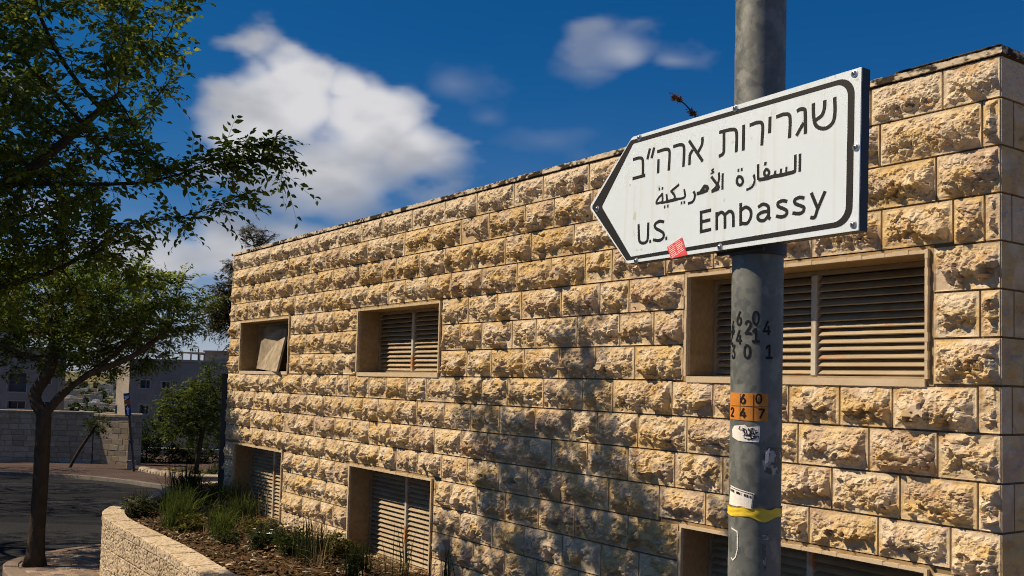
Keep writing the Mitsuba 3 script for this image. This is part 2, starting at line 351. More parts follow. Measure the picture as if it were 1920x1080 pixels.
def stone_colour(P, seed, rng, top=False):
    """Bedding and mineral stains of the limestone: a colour for each vertex."""
    q = P + rng.uniform(0, 40, 3) * .3
    a, b, c = meshkit.fbm(q * 10, 4, seed), meshkit.fbm(q * 12 + 9, 4, seed + 7), meshkit.fbm(q * 45, 3, seed + 3)
    tone = rng.random()
    k1 = np.clip((a - .50 + (.10 if tone < .34 else -.01)) / .16, 0, 1)[..., None]          # ochre
    k2 = np.clip((b - .53 + (.09 if .34 < tone < .62 else -.02)) / .14, 0, 1)[..., None]     # pinkish grey
    k3 = np.clip((meshkit.fbm(q * 10 + 21, 4, seed + 5) - .52 + (.09 if tone > .62 else 0) + (.26 if top else 0)) / .15, 0, 1)[..., None]
    col = CREAM * (.92 + .16 * rng.random())
    if top:
        k1 = k1 * .3
    col = col * (1 - .70 * k1) + OCHRE * .70 * k1
    col = col * (1 - .75 * k2) + PINK * .75 * k2
    col = col * (1 - .60 * k3) + WHITE * .60 * k3
    r = np.clip((meshkit.fbm(q * 16 + 3, 3, seed + 13) - .66) / .06, 0, 1)[..., None]
    col = col * (1 - .6 * r) + RUST * .6 * r
    return np.clip(col * (.84 + .32 * c[..., None]), .02, .78)


def stone_mesh(place, t0, t1, z0, z1, rng, st, sz, amp=1.0, flat=False, top=False, colour=stone_colour):
    gap = .0048
    t0, t1, z0, z1 = t0 + gap + rng.random() * .001, t1 - gap, z0 + gap, z1 - gap
    nt, nz = int(np.clip((t1 - t0) / st, 5, 84)), int(np.clip((z1 - z0) / sz, 5, 44))
    tt = np.r_[t0, np.linspace(t0, t1, nt), t1]; zz = np.r_[z0, np.linspace(z0, z1, nz), z1]
    tg, zg = np.meshgrid(tt, zz, indexing="ij")
    h = rock_height(tg, zg, t0, t1, z0, z1, rng, amp, flat)
    h[0], h[-1], h[:, 0], h[:, -1] = -.03, -.03, -.03, -.03
    v = place(tg, zg, h)
    n1, n2 = tg.shape
    i, j = np.meshgrid(np.arange(n1 - 1), np.arange(n2 - 1), indexing="ij")
    a, b, c, d = (i * n2 + j).ravel(), ((i + 1) * n2 + j).ravel(), ((i + 1) * n2 + j + 1).ravel(), (i * n2 + j + 1).ravel()
    flip = ((i + j) % 2).ravel() == 0
    f = np.vstack([np.c_[a, c, b][flip], np.c_[a, d, c][flip], np.c_[a, d, b][~flip], np.c_[b, d, c][~flip]])
    return trimesh.Trimesh(v.reshape(-1, 3), f, process=False), colour(v, 31, rng, top).reshape(-1, 3)


BLD = thing("stone_building", "low building of rough yellow limestone blocks with louvered windows, beside the planter", "building")
# core of the wall: mortar with the window holes, seen in the joints
outline = sbox(.014, TOP - COURSE * 17.5, LEN, TOP - .002)
holes = shapely.union_all([sbox(a - .035, c - .03, b + .035, d + .035) for a, b, c, d in WINDOWS])


def core_place(v):
    return on_wall(v[:, 0], v[:, 1], v[:, 2] - .30)


WALL = put("wall", flat_poly(outline.difference(holes), .288, core_place), "m_mortar", BLD)
SIDE = put("wall", [frame_box(CORNER, BACK, UP, -W, (.02, 7.0), (TOP - COURSE * 17.5, TOP - .003), (-.30, -.012))], "m_mortar", BLD)
put("wall", [frame_box(CORNER, BACK, UP, -W, (.3, 7.0), (TOP - COURSE * 17.5, TOP - .003), (-LEN, -LEN + .25)),
             frame_box(CORNER, W, UP, NO, (.3, LEN - .3), (TOP - COURSE * 17.5, TOP - .003), (-7.0, -6.75))], "m_mortar", BLD)
put("floor", frame_box(CORNER, W, UP, NO, (.28, LEN - .25), (TOP - COURSE * 7.6, TOP - COURSE * 7.3), (-6.7, -.45)), "m_room", BLD)
put("inner_wall", frame_box(CORNER, W, UP, NO, (.28, LEN - .25), (TOP - COURSE * 17, TOP - .2), (-1.75, -1.65)), "m_room", BLD)

small, pieces, budget = [], [], []
taken = shapely.union_all([sbox(a - .03, c - .025, b + .03, d + .03) for a, b, c, d in WINDOWS])
for row in range(1, 18):
    z1 = TOP - COURSE * (row - 1); z0 = z1 - COURSE
    cuts = sorted(JOINTS.get(row, JOINTS[16]))
    if row == 1:
        z1 -= .022
    spans, edges = [], [0.0] + cuts + [LEN]
    blocks = [(a - .032, b + .032) for a, b, c, d in WINDOWS if min(z1, d + .02) - max(z0, c - .02) > .09]
    # split the course at the openings
    free = [(0.0, LEN)]
    for a, b in blocks:
        free = [(p, q) for x, y in free for p, q in ((x, min(y, a)), (max(x, b), y)) if q - p > .03]
    for x, y in free:
        es = [x] + [c for c in cuts if x + .05 < c < y - .05] + [y]
        es[0], es[-1] = x, y
        spans += list(zip(es[:-1], es[1:]))
    for x, y in spans:
        budget.append((row, x, y, z0, z1))
# the largest in the picture are parts of their own, the rest (the far end near the soil, and below it) one part
budget.sort(key=lambda b: -(b[2] - b[1]) / ((CORNER + W * (b[1] + b[2]) / 2)[1]) ** 2 * (1 if b[0] < 16 else .05))
for n, (row, x, y, z0, z1) in enumerate(budget):
    rng = np.random.default_rng(row * 1000 + int(x * 100))
    mid = CORNER + W * (x + y) / 2
    dist = np.linalg.norm(mid)
    st, sz = .00140 * dist, .00112 * dist
    # a block that runs into an opening is cut at its head or sill
    for a, b, c, d in WINDOWS:
        if x < b + .02 and y > a - .02:
            if z0 < d + .032 < z1 and z1 - d > .1: z0 = d + .034
            if z0 < c - .027 < z1 and c - z0 > .1: z1 = c - .029
    if row > 15: st, sz = st * 2, sz * 2
    m, col = stone_mesh(on_wall, x, y, z0, z1, rng, max(st, .0068), max(sz, .0052), amp=.95 if row > 1 else .85, top=row == 1)
    if n < 272:
        put("stone", m, "m_stone", WALL, color=col)
    else:
        small.append((m, col))
if small:
    put("stone", [m for m, _ in small], "m_stone", WALL, color=np.vstack([c for _, c in small]), kind="stuff")
# the shaded side wall round the corner: flatter dressing
rng = np.random.default_rng(5)
side_small = []
for row in range(1, 18):
    z1 = TOP - COURSE * (row - 1) - (.022 if row == 1 else 0); z0 = TOP - COURSE * row
    s, first = .0, True
    while s < 1.7:
        ln = ([.085, .21, .10, .23][row % 4] if first else rng.uniform(.32, .5)); first = False
        m, col = stone_mesh(lambda t, z, h: on_side(t, z, h), s, s + ln, z0, z1, rng, .016, .014, amp=.35, flat=True, top=row == 1)
        m = trimesh.Trimesh(m.vertices, m.faces[:, ::-1], process=False)
        if s < .4 and row < 13:
            put("stone", m, "m_stone", SIDE, color=col)
        else:
            side_small.append((m, col))
        s += ln
put("stone", [m for m, _ in side_small], "m_stone", SIDE, color=np.vstack([c for _, c in side_small]), kind="stuff")


# roof slab with its thin weathered coping
def rough_bar(place, t0, t1, z0, z1, depth, out, step, seed):
    n = int((t1 - t0) / step)
    ts = np.linspace(t0, t1, n)
    prof = np.array([[z0, out - .004], [z0 + .003, out], [(z0 + z1) / 2, out], [z1 - .004, out], [z1, out - .006], [z1, out - depth]])
    tg, zg, hg = np.repeat(ts[:, None], 6, 1), np.repeat(prof[None, :, 0], n, 0), np.repeat(prof[None, :, 1], n, 0)
    q = np.stack([tg, zg, hg], -1)
    hg = hg + np.where(np.arange(6) < 5, .010 * (meshkit.fbm(q * 40, 3, seed) - .5), 0)
    zg = zg + np.where(np.arange(6) > 2, .010 * (meshkit.fbm(np.stack([tg * 22, tg * 0, tg * 0 + seed], -1), 4, seed) - .5), 0)
    v = place(tg, zg, hg).reshape(-1, 3)
    i, j = np.meshgrid(np.arange(n - 1), np.arange(5), indexing="ij")
    a, b, c, d = (i * 6 + j).ravel(), ((i + 1) * 6 + j).ravel(), ((i + 1) * 6 + j + 1).ravel(), (i * 6 + j + 1).ravel()
    return trimesh.Trimesh(v, np.vstack([np.c_[a, c, b], np.c_[a, d, c]]), process=False)


put("coping", [rough_bar(on_wall, -.012, LEN + .02, TOP - .020, TOP + .014, .5, .012, .012, 3),
               rough_bar(on_side, -.02, 7.0, TOP - .020, TOP + .017, .5, .016, .05, 4)], "m_coping", BLD)
put("roof", frame_box(CORNER, W, UP, NO, (.05, LEN - .05), (TOP - .15, TOP - .03), (-6.9, -.05)), "m_coping", BLD)

# windows: deep stone reveals, steel louvers behind
names = ["wide upper window partly behind the pole, rust streaked louvers", "upper window with sunlit louvers, between two others",
         "upper window closed by a broken hanging board", "lower window behind the pole base, dark louvers",
         "lower window with sunlit louvers above the planting", "lower window by the far corner, dry stalks before it"]
for wi, (a, b, c, d) in enumerate(WINDOWS):
    win = numbered(f"{BLD}__window"); tag(win, names[wi])
    D = .205
    rng = np.random.default_rng(90 + wi)
    fr = lambda ra, rb, rc: frame_box(CORNER, W, UP, NO, ra, rb, rc)
    wob = lambda z: .0
    # slabs lining the opening; their front edges are coloured paler for the sun they catch
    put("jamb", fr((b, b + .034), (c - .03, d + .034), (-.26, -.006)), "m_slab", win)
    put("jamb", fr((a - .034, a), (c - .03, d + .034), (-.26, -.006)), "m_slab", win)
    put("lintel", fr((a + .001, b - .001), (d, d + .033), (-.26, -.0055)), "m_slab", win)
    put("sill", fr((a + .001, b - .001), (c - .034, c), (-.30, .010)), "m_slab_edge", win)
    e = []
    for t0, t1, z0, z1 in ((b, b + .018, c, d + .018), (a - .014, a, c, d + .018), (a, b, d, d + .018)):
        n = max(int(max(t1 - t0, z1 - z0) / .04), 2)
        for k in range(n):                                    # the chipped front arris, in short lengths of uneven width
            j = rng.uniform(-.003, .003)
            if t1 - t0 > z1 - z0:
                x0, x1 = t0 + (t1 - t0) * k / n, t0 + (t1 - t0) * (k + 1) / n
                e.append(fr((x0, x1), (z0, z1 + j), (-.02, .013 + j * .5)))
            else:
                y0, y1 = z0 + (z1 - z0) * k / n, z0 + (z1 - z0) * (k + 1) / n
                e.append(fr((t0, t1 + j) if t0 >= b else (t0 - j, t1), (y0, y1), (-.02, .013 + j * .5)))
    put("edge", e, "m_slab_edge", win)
    if wi == 2:
        continue
    put("frame", [fr((b - .022, b - .002), (c, d), (-D - .05, -D + .004)), fr((a + .002, a + .022), (c, d), (-D - .05, -D + .004)),
                  fr((a + .022, b - .022), (d - .024, d - .002), (-D - .05, -D + .004)), fr((a + .022, b - .022), (c + .001, c + .014), (-D - .05, -D + .004))], "m_slat", win)
    mull = [[1.086], [5.258], [], [1.10], [5.284], [8.266]][wi]
    for mx in mull:
        put("mullion", bevel_box(CORNER, W, UP, NO, (mx - .017, mx + .017), (c + .014, d - .024), (-D - .04, -D + .012), .004), "m_mullion", win)
    pitch = .0385 if wi < 3 else .0400
    z = c + .02
    cols = sorted([a + .022, b - .022] + mull)
    while z < d - .045:
        for x0, x1 in zip(cols[:-1], cols[1:]):
            x0, x1 = x0 + (.017 if x0 in mull else 0) + .001, x1 - (.017 if x1 in mull else 0) - .001
            jz, tilt = rng.normal(0, .0009), rng.normal(0, .0012)
            # a folded blade: steep face outwards, slanting back up to its hidden edge
            pr = np.array([[-.004, 0.0], [.0, .005], [-.012, .019], [-.040, .040], [-.0415, .037], [-.014, .0155]])
            v = np.vstack([on_wall(np.full(6, x), z + jz + pr[:, 1] + tl, -D + pr[:, 0]) for x, tl in ((x0, -tilt), (x1, tilt))])
            f = [[k, (k + 1) % 6, 6 + (k + 1) % 6] for k in range(6)] + [[k, 6 + (k + 1) % 6, 6 + k] for k in range(6)]
            put("slat", trimesh.Trimesh(v, f, process=False), "m_slat", win)
        z += pitch
# the broken board hanging out of the third window, and the frame it tore from
win = f"{BLD}__window_002"
a, b, c, d = WINDOWS[2]
put("frame", [frame_box(CORNER, W, UP, NO, (b - .03, b - .004), (c, d), (-.25, -.2)), frame_box(CORNER, W, UP, NO, (a + .004, a + .03), (c, d), (-.25, -.2)), frame_box(CORNER, W, UP, NO, (a + .03, b - .03), (d - .03, d - .004), (-.25, -.2))], "m_board", win)
put("board", frame_box(CORNER, W, UP, NO, (a + .5, b - .03), (c + .02, d - .03), (-.262, -.25)), "m_board", win, label="grey board still standing behind the hanging one")

bp = np.array([(8.70, .10, -.115), (8.60, .405, -.12), (8.24, .532, -.155), (7.985, .537, -.175), (7.665, .062, .058), (8.05, .075, -.005)])
bp_f = on_wall(bp[:, 0], bp[:, 1], bp[:, 2])
_n = np.cross(bp_f[4] - bp_f[0], bp_f[2] - bp_f[0]); _n /= np.linalg.norm(_n); _n *= -np.sign(_n @ BACK) * -1
v = np.vstack([bp_f, bp_f + _n * .022])
f = [[0, k, k + 1] for k in range(1, 5)] + [[6, 6 + k + 1, 6 + k] for k in range(1, 5)]
for k in range(6):
    m = (k + 1) % 6
    f += [[k, 6 + k, m], [m, 6 + k, 6 + m]]
put("board", trimesh.Trimesh(v, f, process=False), "m_board", win, label="weathered board hanging crooked out of the opening")

# ------------------------------------------------------------------ ground, road, pavements
def gz(x, y):
    return -1.6 - .05 * np.clip(y, -25, 50)


def terrain(x, y):
    r = np.hypot(x, y)
    h = gz(x, y) - .14
    far = np.interp(r, [0, 62, 110, 200, 400, 700, 900, 1200, 1600, 2000, 2600, 6000], [0, 0, -4, -17, -33, -36, -33, -27, -18, -5, 4, 4])
    k = np.clip((r - 40) / 60, 0, 1)
    az = np.degrees(np.arctan2(x, y))
    bump = meshkit.fbm(np.stack([x / 90, y / 90, x * 0], -1), 4, 2) - .5
    return h * (1 - k) + k * (-4.6 + far) + bump * np.clip((r - 90) / 200, 0, 1) * 10


rr = np.r_[0, np.geomspace(2, 90, 40), np.geomspace(95, 3500, 90)]
th = np.linspace(0, 2 * np.pi, 241)
tg, rg = np.meshgrid(th, rr, indexing="ij")
gx, gy = rg * np.sin(tg), rg * np.cos(tg)
v = np.stack([gx, gy, terrain(gx, gy)], -1).reshape(-1, 3)
n2 = len(rr)
i, j = np.meshgrid(np.arange(240), np.arange(n2 - 1), indexing="ij")
a, b, c, d = (i * n2 + j).ravel(), ((i + 1) * n2 + j).ravel(), ((i + 1) * n2 + j + 1).ravel(), (i * n2 + j + 1).ravel()
f = np.vstack([np.c_[a, b, c], np.c_[a, c, d]])
far = rg[i, j].ravel() > 70
far = np.r_[far, far]
tag(put("ground", trimesh.Trimesh(v, f[~far], process=False), "m_ground", smooth=False), "dry earth under and around the street", "ground", kind="structure")
tag(put("hill", trimesh.Trimesh(v, f[far], process=False), "m_hill", smooth=True), "distant hillside with dry grass and dark trees", "hill", kind="structure")


def sheet(poly, lift, step=1.0):
    poly = poly.buffer(0)
    m = trimesh.creation.triangulate_polygon(poly.segmentize(step), engine="earcut")
    p = np.asarray(m[0]); return trimesh.Trimesh(np.c_[p, gz(p[:, 0], p[:, 1]) + lift], m[1], process=False)


# the kerb lines, near and far
near_kerb = [(3.2, -3.0), (-.3, 3.5), (-2.9, 7.2), (-4.6, 9.6), (-5.45, 10.85), (-5.72, 11.6), (-5.62, 12.5), (-5.3, 13.4), (-4.6, 14.6), (-3.3, 15.7), (-1.5, 16.4), (3, 16.8), (12, 17)]
far_kerb = [(-40, 33.0), (-24, 32.2), (-16, 30.8), (-13.4, 30.2), (-11.2, 28.6), (-9.4, 26.6), (-8.0, 25.6), (-5, 25.0), (0, 24.6), (12, 24.4)]


def smooth_line(p, n=8):
    p = np.array(p, float); q = np.vstack([2 * p[0] - p[1], p, 2 * p[-1] - p[-2]]); o = []
    for i in range(1, len(q) - 2):
        for t in np.linspace(0, 1, n + 1)[:-1]:
            o.append(.5 * (2 * q[i] + (q[i + 1] - q[i - 1]) * t + (2 * q[i - 1] - 5 * q[i] + 4 * q[i + 1] - q[i + 2]) * t * t + (3 * q[i] - q[i - 1] - 3 * q[i + 1] + q[i + 2]) * t ** 3))
    return np.vstack([o, p[-1]])


nk, fk = smooth_line(near_kerb), smooth_line(far_kerb)
road = Polygon([*nk, (12, 17), (12, 24.4), *fk[::-1], (-40, 33), (-40, -3)])
tag(put("road", sheet(road, -.10), "m_asphalt"), "dark asphalt street curving past the planter", "road", kind="structure")
PAVE = put("sidewalk", sheet(Polygon([*nk, (12, 17), (12, -3)]), -.006), "m_pavement")
tag(PAVE, "near pavement of reddish brown pavers along the planter", "sidewalk", kind="structure")
FAR = put("sidewalk", sheet(Polygon([*fk, (12, 24.4), (12, 60), (-40, 60)]), -.002), "m_far_pavement")
tag(FAR, "far pavement below the long stone wall", "sidewalk", kind="structure")


def kerb_stones(line, parent, inner, outer, count, lo, hi, lift):
    L = LineString(line); n = 0
    s = lo
    while s < hi:
        e = min(s + count, hi)
        ps = [np.array(L.interpolate(x).coords[0]) for x in np.linspace(s + .004, e - .004, 4)]
        vs = []
        for k, p in enumerate(ps):
            d = ps[min(k + 1, 3)] - ps[max(k - 1, 0)]; d /= np.linalg.norm(d); nn = np.array([-d[1], d[0]])
            q = [(inner, lift), (inner, -.16), (outer, -.16), (outer, lift - .015), (outer - math.copysign(.012, outer - inner), lift)]
            for off, z in q:
                xy = p + nn * off; vs.append([*xy, gz(*xy) + z])
        f = []
        for k in range(3):
            for m in range(5):
                w = (m + 1) % 5
                f += [[k * 5 + m, k * 5 + w, k * 5 + 5 + w], [k * 5 + m, k * 5 + 5 + w, k * 5 + 5 + m]]
        f += [[0, m, m + 1] for m in range(1, 4)] + [[15, 15 + m + 1, 15 + m] for m in range(1, 4)]
        put("kerbstone", trimesh.Trimesh(np.array(vs), f, process=False), "m_kerb" if parent == FAR else "m_pavement", parent)
        s = e


Lk = LineString(nk)
kerb_stones(nk, PAVE, -.15, .0, .8, 9.0, 25.0, .006)
kerb_stones(fk, FAR, .15, .0, 1.0, 16.0, 40.0, .012)
# brick pavers on the near pavement, in running bond along the planter
ax = np.array([-.574, .819]); bxv = np.array([.819, .574]); org = np.array([-4.35, 9.4])
planter_zone = Polygon([(-2.05, 7.0), (-4.1, 10.0), (-4.55, 12.2), (-4.5, 13.6), (0, 13.6), (0, 7)])
walk = Polygon([*nk, (12, 17), (12, -3)]).buffer(-.165)
PB = np.random.default_rng(3)
for r in range(-16, 14):
    for k in range(-4, 22):
        o = org + bxv * (r * .104) + ax * ((k + .5 * (r % 2)) * .205)
        cell = Point(o + bxv * .05 + ax * .1)
        if not walk.contains(cell) or planter_zone.contains(cell) or cell.distance(Point(-5.25, 11.14)) < .33 or not (8.9 < cell.y < 12.7) or cell.x < -6:
            continue
        z = gz(o[0], o[1]) + PB.normal(0, .0015)
        sl = .05
        m = bevel_box(np.array([*o, z]), np.array([*ax, -sl * ax[1]]), np.array([*bxv, -sl * bxv[1]]), UP, (.003, .202), (.003, .101), (-.03, .005), .004)
        put("paver", m, f"m_paver_{PB.choice(4, p=[.42, .3, .2, .08])}", PAVE)
# the worn white line on the asphalt at the left
tag(put("road_marking", sheet(Polygon([(-8.9, 11.6), (-6.9, 12.35), (-6.85, 12.5), (-8.9, 11.8)]), -.095), "m_road_line"), "worn white line end on the asphalt at the left edge", "road marking")

# ------------------------------------------------------------------ planter wall
CAP = -1.45
outer = smooth_line([(1.0, 2.7), (-.9, 5.4), (-2.18, 7.26), (-2.87, 8.34), (-3.84, 9.71), (-4.13, 10.2), (-4.30, 10.65), (-4.38, 11.3), (-4.42, 12.5), (-4.38, 13.2), (-4.1, 13.7), (-3.6, 13.9), (-2.9, 14.0)], 10)
PL = thing("planter_wall", "curved low wall of bush-hammered pale stone round the planting bed", "planter")
LO = LineString(outer)


def strip(s0, s1, prof, n=8, rough=0.0, seed=0, fine=None):
    """Sweeps a closed profile [(offset to the right, z), ...] along the planter line from s0 to s1; the face toughened by fine noise."""
    ps = np.array([LO.interpolate(x).coords[0] for x in np.linspace(s0, s1, n)])
    d = np.gradient(ps, axis=0); d /= np.linalg.norm(d, axis=1, keepdims=True)
    nn = np.c_[d[:, 1], -d[:, 0]]
    pr = np.array(prof); k = len(pr)
    xy = ps[:, None] + nn[:, None] * pr[None, :, 0, None]
    v = np.concatenate([xy, np.broadcast_to(pr[None, :, 1, None], (n, k, 1))], -1)
    if rough:
        c = v.mean((0, 1)); q = v - c
        nz = meshkit.fbm(v * 36, 3, seed) - .5 - 1.0 * np.clip((meshkit.noise(v * 52, seed + 4) - .60) / .2, 0, 1)
        out = np.zeros_like(v)
        out[..., :2] = -nn[:, None]
        inner = (pr[:, 0] > .02) | (pr[:, 1] < pr[:, 1].min() + .001)
        top = pr[:, 1] >= pr[:, 1].max() - .001
        out[:, top] = [0, 0, .8]
        v = v + out * (nz * rough * ~(inner & ~top))[..., None]
    i, j = np.meshgrid(np.arange(n - 1), np.arange(k), indexing="ij")
    a, b, c, dd = (i * k + j).ravel(), (i * k + (j + 1) % k).ravel(), ((i + 1) * k + (j + 1) % k).ravel(), ((i + 1) * k + j).ravel()
    f = np.vstack([np.c_[a, b, c], np.c_[a, c, dd]])
    e = (n - 1) * k
    f = np.vstack([f, [[0, m + 1, m] for m in range(1, k - 1)], [[e, e + m, e + m + 1] for m in range(1, k - 1)]])
    return trimesh.Trimesh(v.reshape(-1, 3), f, process=False)


def planter_colour(v, rng):
    q = v * 1.0
    a, b = meshkit.fbm(q * 16, 4, 5)[:, None], meshkit.noise(q * 130, 8)[:, None]
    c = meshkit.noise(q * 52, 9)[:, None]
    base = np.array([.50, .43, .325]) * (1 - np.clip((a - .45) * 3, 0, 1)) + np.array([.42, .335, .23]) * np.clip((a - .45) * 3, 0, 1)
    pit_shade = np.clip((c - .60) / .1, 0, 1) * np.clip((b - .3) / .2, 0, 1)  # shade of the hammered pits, put into the colour as dark specks
    return np.clip(base * rng.uniform(.9, 1.08) * (.86 + .28 * b) * (1 - .42 * pit_shade), 0.02, .8)


total, s = LO.length, .6
rngp = np.random.default_rng(12)
core = strip(.3, total - .1, [(.025, CAP - .10), (.20, CAP - .10), (.20, -3.0), (.025, -3.0)], 60)
put("core", core, "m_mortar", PL)
while s < total - .3:
    e = min(s + rngp.uniform(.42, .6), total - .2)
    nz = 64
    prof = [(x, CAP) for x in np.linspace(.215, .012, 26)] + [(.002, CAP - .003), (-.002, CAP - .010)] + [(-.002, CAP - z) for z in np.linspace(.02, .075, 6)] + [(.0, CAP - .080), (.215, CAP - .080)]
    m = strip(s + .009, e - .009, prof, nz, .009, 21)
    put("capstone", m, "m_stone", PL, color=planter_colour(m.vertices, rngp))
    s = e
for row in range(5):
    z1 = CAP - .089 - row * .20; z0 = z1 - .187
    s = .6 + .27 * (row % 2)
    while s < total - .4:
        e = min(s + rngp.uniform(.34, .62), total - .2)
        prof = [(.06, z1), (.012, z1)] + [(.004, z) for z in np.linspace(z1 - .004, z0 + .004, 26)] + [(.012, z0), (.06, z0)]
        hidden = s < 4.0
        m = strip(s + .008, e - .008, prof, 10 if hidden else 64, .017, 33 + row)
        if hidden and row > 1:
            s = e; continue
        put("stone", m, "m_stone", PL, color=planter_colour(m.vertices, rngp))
        s = e

# soil in the bed, and the chips on it
inner = np.array([np.array(p) for p in LO.parallel_offset(.19, "right").coords]) if False else np.array(LO.offset_curve(-.19).coords)
wall_foot = [(CORNER + W * t + NO * .02)[:2] for t in np.linspace(-.3, LEN, 30)]
bed = Polygon([*inner, (-2.9, 13.85), *[tuple(p) for p in wall_foot[::-1]]]).buffer(0)
if bed.geom_type != "Polygon":
    bed = max(bed.geoms, key=lambda g: g.area)


def soil_z(x, y):
    q = np.stack([x, y, x * 0], -1)
    return CAP - .075 + .07 * (meshkit.fbm(q * 2.2, 4, 6) - .5) + .03 * (meshkit.fbm(q * 14, 3, 7) - .5)


xs, ys = np.meshgrid(np.arange(-4.6, 2.6, .045), np.arange(2.0, 14.2, .045), indexing="ij")
inside = shapely.contains_xy(bed.buffer(.06), xs, ys)
idx = -np.ones(xs.shape, int); idx[inside] = np.arange(inside.sum())
a, b, c, d = idx[:-1, :-1], idx[1:, :-1], idx[1:, 1:], idx[:-1, 1:]
ok = (a >= 0) & (b >= 0) & (c >= 0) & (d >= 0)
v = np.c_[xs[inside], ys[inside], soil_z(xs[inside], ys[inside])]
tag(put("soil", trimesh.Trimesh(v, np.vstack([np.c_[a[ok], b[ok], c[ok]], np.c_[a[ok], c[ok], d[ok]]]), process=False), "m_soil", smooth=True), "brown soil of the planting bed", "soil", kind="structure")


def chips(n, poly, size, zf, cols, seed, lift=.004):
    g = np.random.default_rng(seed)
    x0, y0, x1, y1 = poly.bounds
    p = g.uniform((x0, y0), (x1, y1), (n * 6, 2)); p = p[shapely.contains_xy(poly, p[:, 0], p[:, 1])][:n]; n = len(p)
    L = g.uniform(*size, n); w = L * g.uniform(.12, .5, n); ang = g.uniform(0, 2 * np.pi, n)
    d = np.c_[np.cos(ang), np.sin(ang), g.normal(0, .22, n)]; d /= np.linalg.norm(d, axis=1, keepdims=True)
    e = np.c_[-d[:, 1], d[:, 0], g.normal(0, .25, n)]
    o = np.c_[p, zf(p[:, 0], p[:, 1]) + lift + .3 * w]
    top = np.cross(d, e)
    v = np.stack([o - d * L[:, None] / 2, o + e * w[:, None] / 2, o + d * L[:, None] / 2, o - e * w[:, None] / 2, o + top * (w * .35)[:, None], o - top * (w * .35)[:, None]], 1).reshape(-1, 3)
    f = np.array([[0, 1, 4], [1, 2, 4], [2, 3, 4], [3, 0, 4], [1, 0, 5], [2, 1, 5], [3, 2, 5], [0, 3, 5]])
    f = (f[None] + np.arange(n)[:, None, None] * 6).reshape(-1, 3)
    col = np.array(cols)[g.integers(0, len(cols), n)] * g.uniform(.7, 1.3, (n, 1))
    return trimesh.Trimesh(v, f, process=False), np.repeat(col, 6, 0)


m, col = chips(15000, bed, (.015, .085), soil_z, [(.10, .068, .042), (.19, .135, .085), (.06, .04, .026), (.38, .32, .24), (.13, .075, .04), (.07, .05, .03), (.055, .05, .025)], 41)
tag(put("bark_mulch", m, "m_painted_vertex", color=col), "dry bark chips and leaf litter over the soil of the bed", "mulch", kind="stuff")
# litter on the two ledges of the lower windows
sill_zone = [Polygon([(CORNER + W * t + NO * o)[:2] for t, o in ((x0, -.19), (x1, -.19), (x1, .03), (x0, .03))]) for x0, x1 in ((4.6, 5.9), (7.62, 8.9))]
for k, zone in enumerate(sill_zone):
    m, col = chips(420, zone, (.015, .07), lambda x, y, k=k: x * 0 + WINDOWS[4 + k][2] + .002, [(.17, .11, .065), (.28, .21, .13), (.10, .065, .04)], 50 + k, .002)
    tag(put("leaf_litter", m, "m_painted_vertex", color=col), ["dry leaf litter on the sill of the lower window by the planting", "dry leaf litter on the sill of the far corner window"][k], "leaf litter", kind="stuff")
# irrigation pipe along the inside of the wall
Lh = LineString(LO.offset_curve(-.235).coords)
hp = np.array([Lh.interpolate(x).coords[0] for x in np.linspace(2.2, 8.9, 60)])
hp += .012 * np.sin(np.linspace(0, 19, 60))[:, None]
tag(put("irrigation_pipe", tube(np.c_[hp, soil_z(hp[:, 0], hp[:, 1]) + .035], .011, 8), "m_hose", smooth=True), "thin brown irrigation pipe lying along the inner edge of the planter", "pipe")

# centre lines of the letters, in tenths of a millimetre on the sign
HEBREW = "-3146,939 -2963,947 -2930,941 -2897,936 -2866,929 -2840,916 -2822,901 -2809,885 -2799,858 -2791,812 -2784,741 -2780,651 -2777,552 -2773,458;-3142,478 -2695,485;-2559,1099 -2638,852;-2414,1093 -2492,853;-2303,970 -2044,979 -2010,973 -1975,968 -1943,960 -1918,945 -1901,926 -1891,903 -1885,870 -1882,820 -1882,747 -1885,655 -1891,556 -1895,461;-2252,788 -2248,458;-1770,988 -1579,995 -1545,988 -1511,983 -1479,975 -1453,960 -1436,941 -1424,919 -1416,886 -1412,836 -1410,760 -1413,665 -1417,563 -1421,464;-1265,1026 -820,480;-850,1025 -848,986 -845,946 -846,907 -854,869 -875,829 -905,789 -936,752 -959,725 -971,711 -976,707 -979,706 -983,704;-1138,797 -1161,772 -1185,747 -1207,722 -1223,698 -1230,676 -1231,656 -1230,635 -1229,609 -1230,578 -1230,544 -1230,507 -1231,472;-347,1026 -44,1022 -2,1015 41,1009 81,1000 113,985 133,967 145,946 153,915 159,866 163,791 163,697 163,595 162,496;-207,1002 -205,935 -203,868 -201,802 -200,742 -199,685 -196,631 -198,583 -209,547 -233,525 -266,515 -302,509 -337,501;349,1044 359,496;516,997 700,1015 734,1010 769,1006 801,1000 827,988 846,971 859,953 868,923 874,875 874,801 870,706 865,604 860,506;1060,1060 1058,722;1222,1017 1396,1035 1431,1029 1467,1025 1501,1019 1528,1005 1549,988 1564,969 1574,938 1581,889 1584,814 1581,719 1577,616 1574,517;1744,1022 1828,1045 1855,1039 1883,1034 1909,1027 1929,1015 1940,1006 1946,997 1948,977 1952,931 1957,852 1961,747 1965,631 1969,521;1921,754 1745,527;2141,1090 2144,1025 2146,960 2150,896 2157,837 2166,782 2177,730 2191,683 2212,643 2239,611 2273,585 2309,565 2345,550 2381,539 2418,532 2454,532 2489,537 2524,548 2559,566 2590,589 2615,618 2632,651 2643,689 2650,734 2654,788 2655,855 2652,932 2647,1014 2644,1093;2413,1087 2413,1050 2413,1012 2412,975 2408,939 2400,903 2390,868 2375,835 2353,806 2321,785 2280,768 2237,753 2195,737"
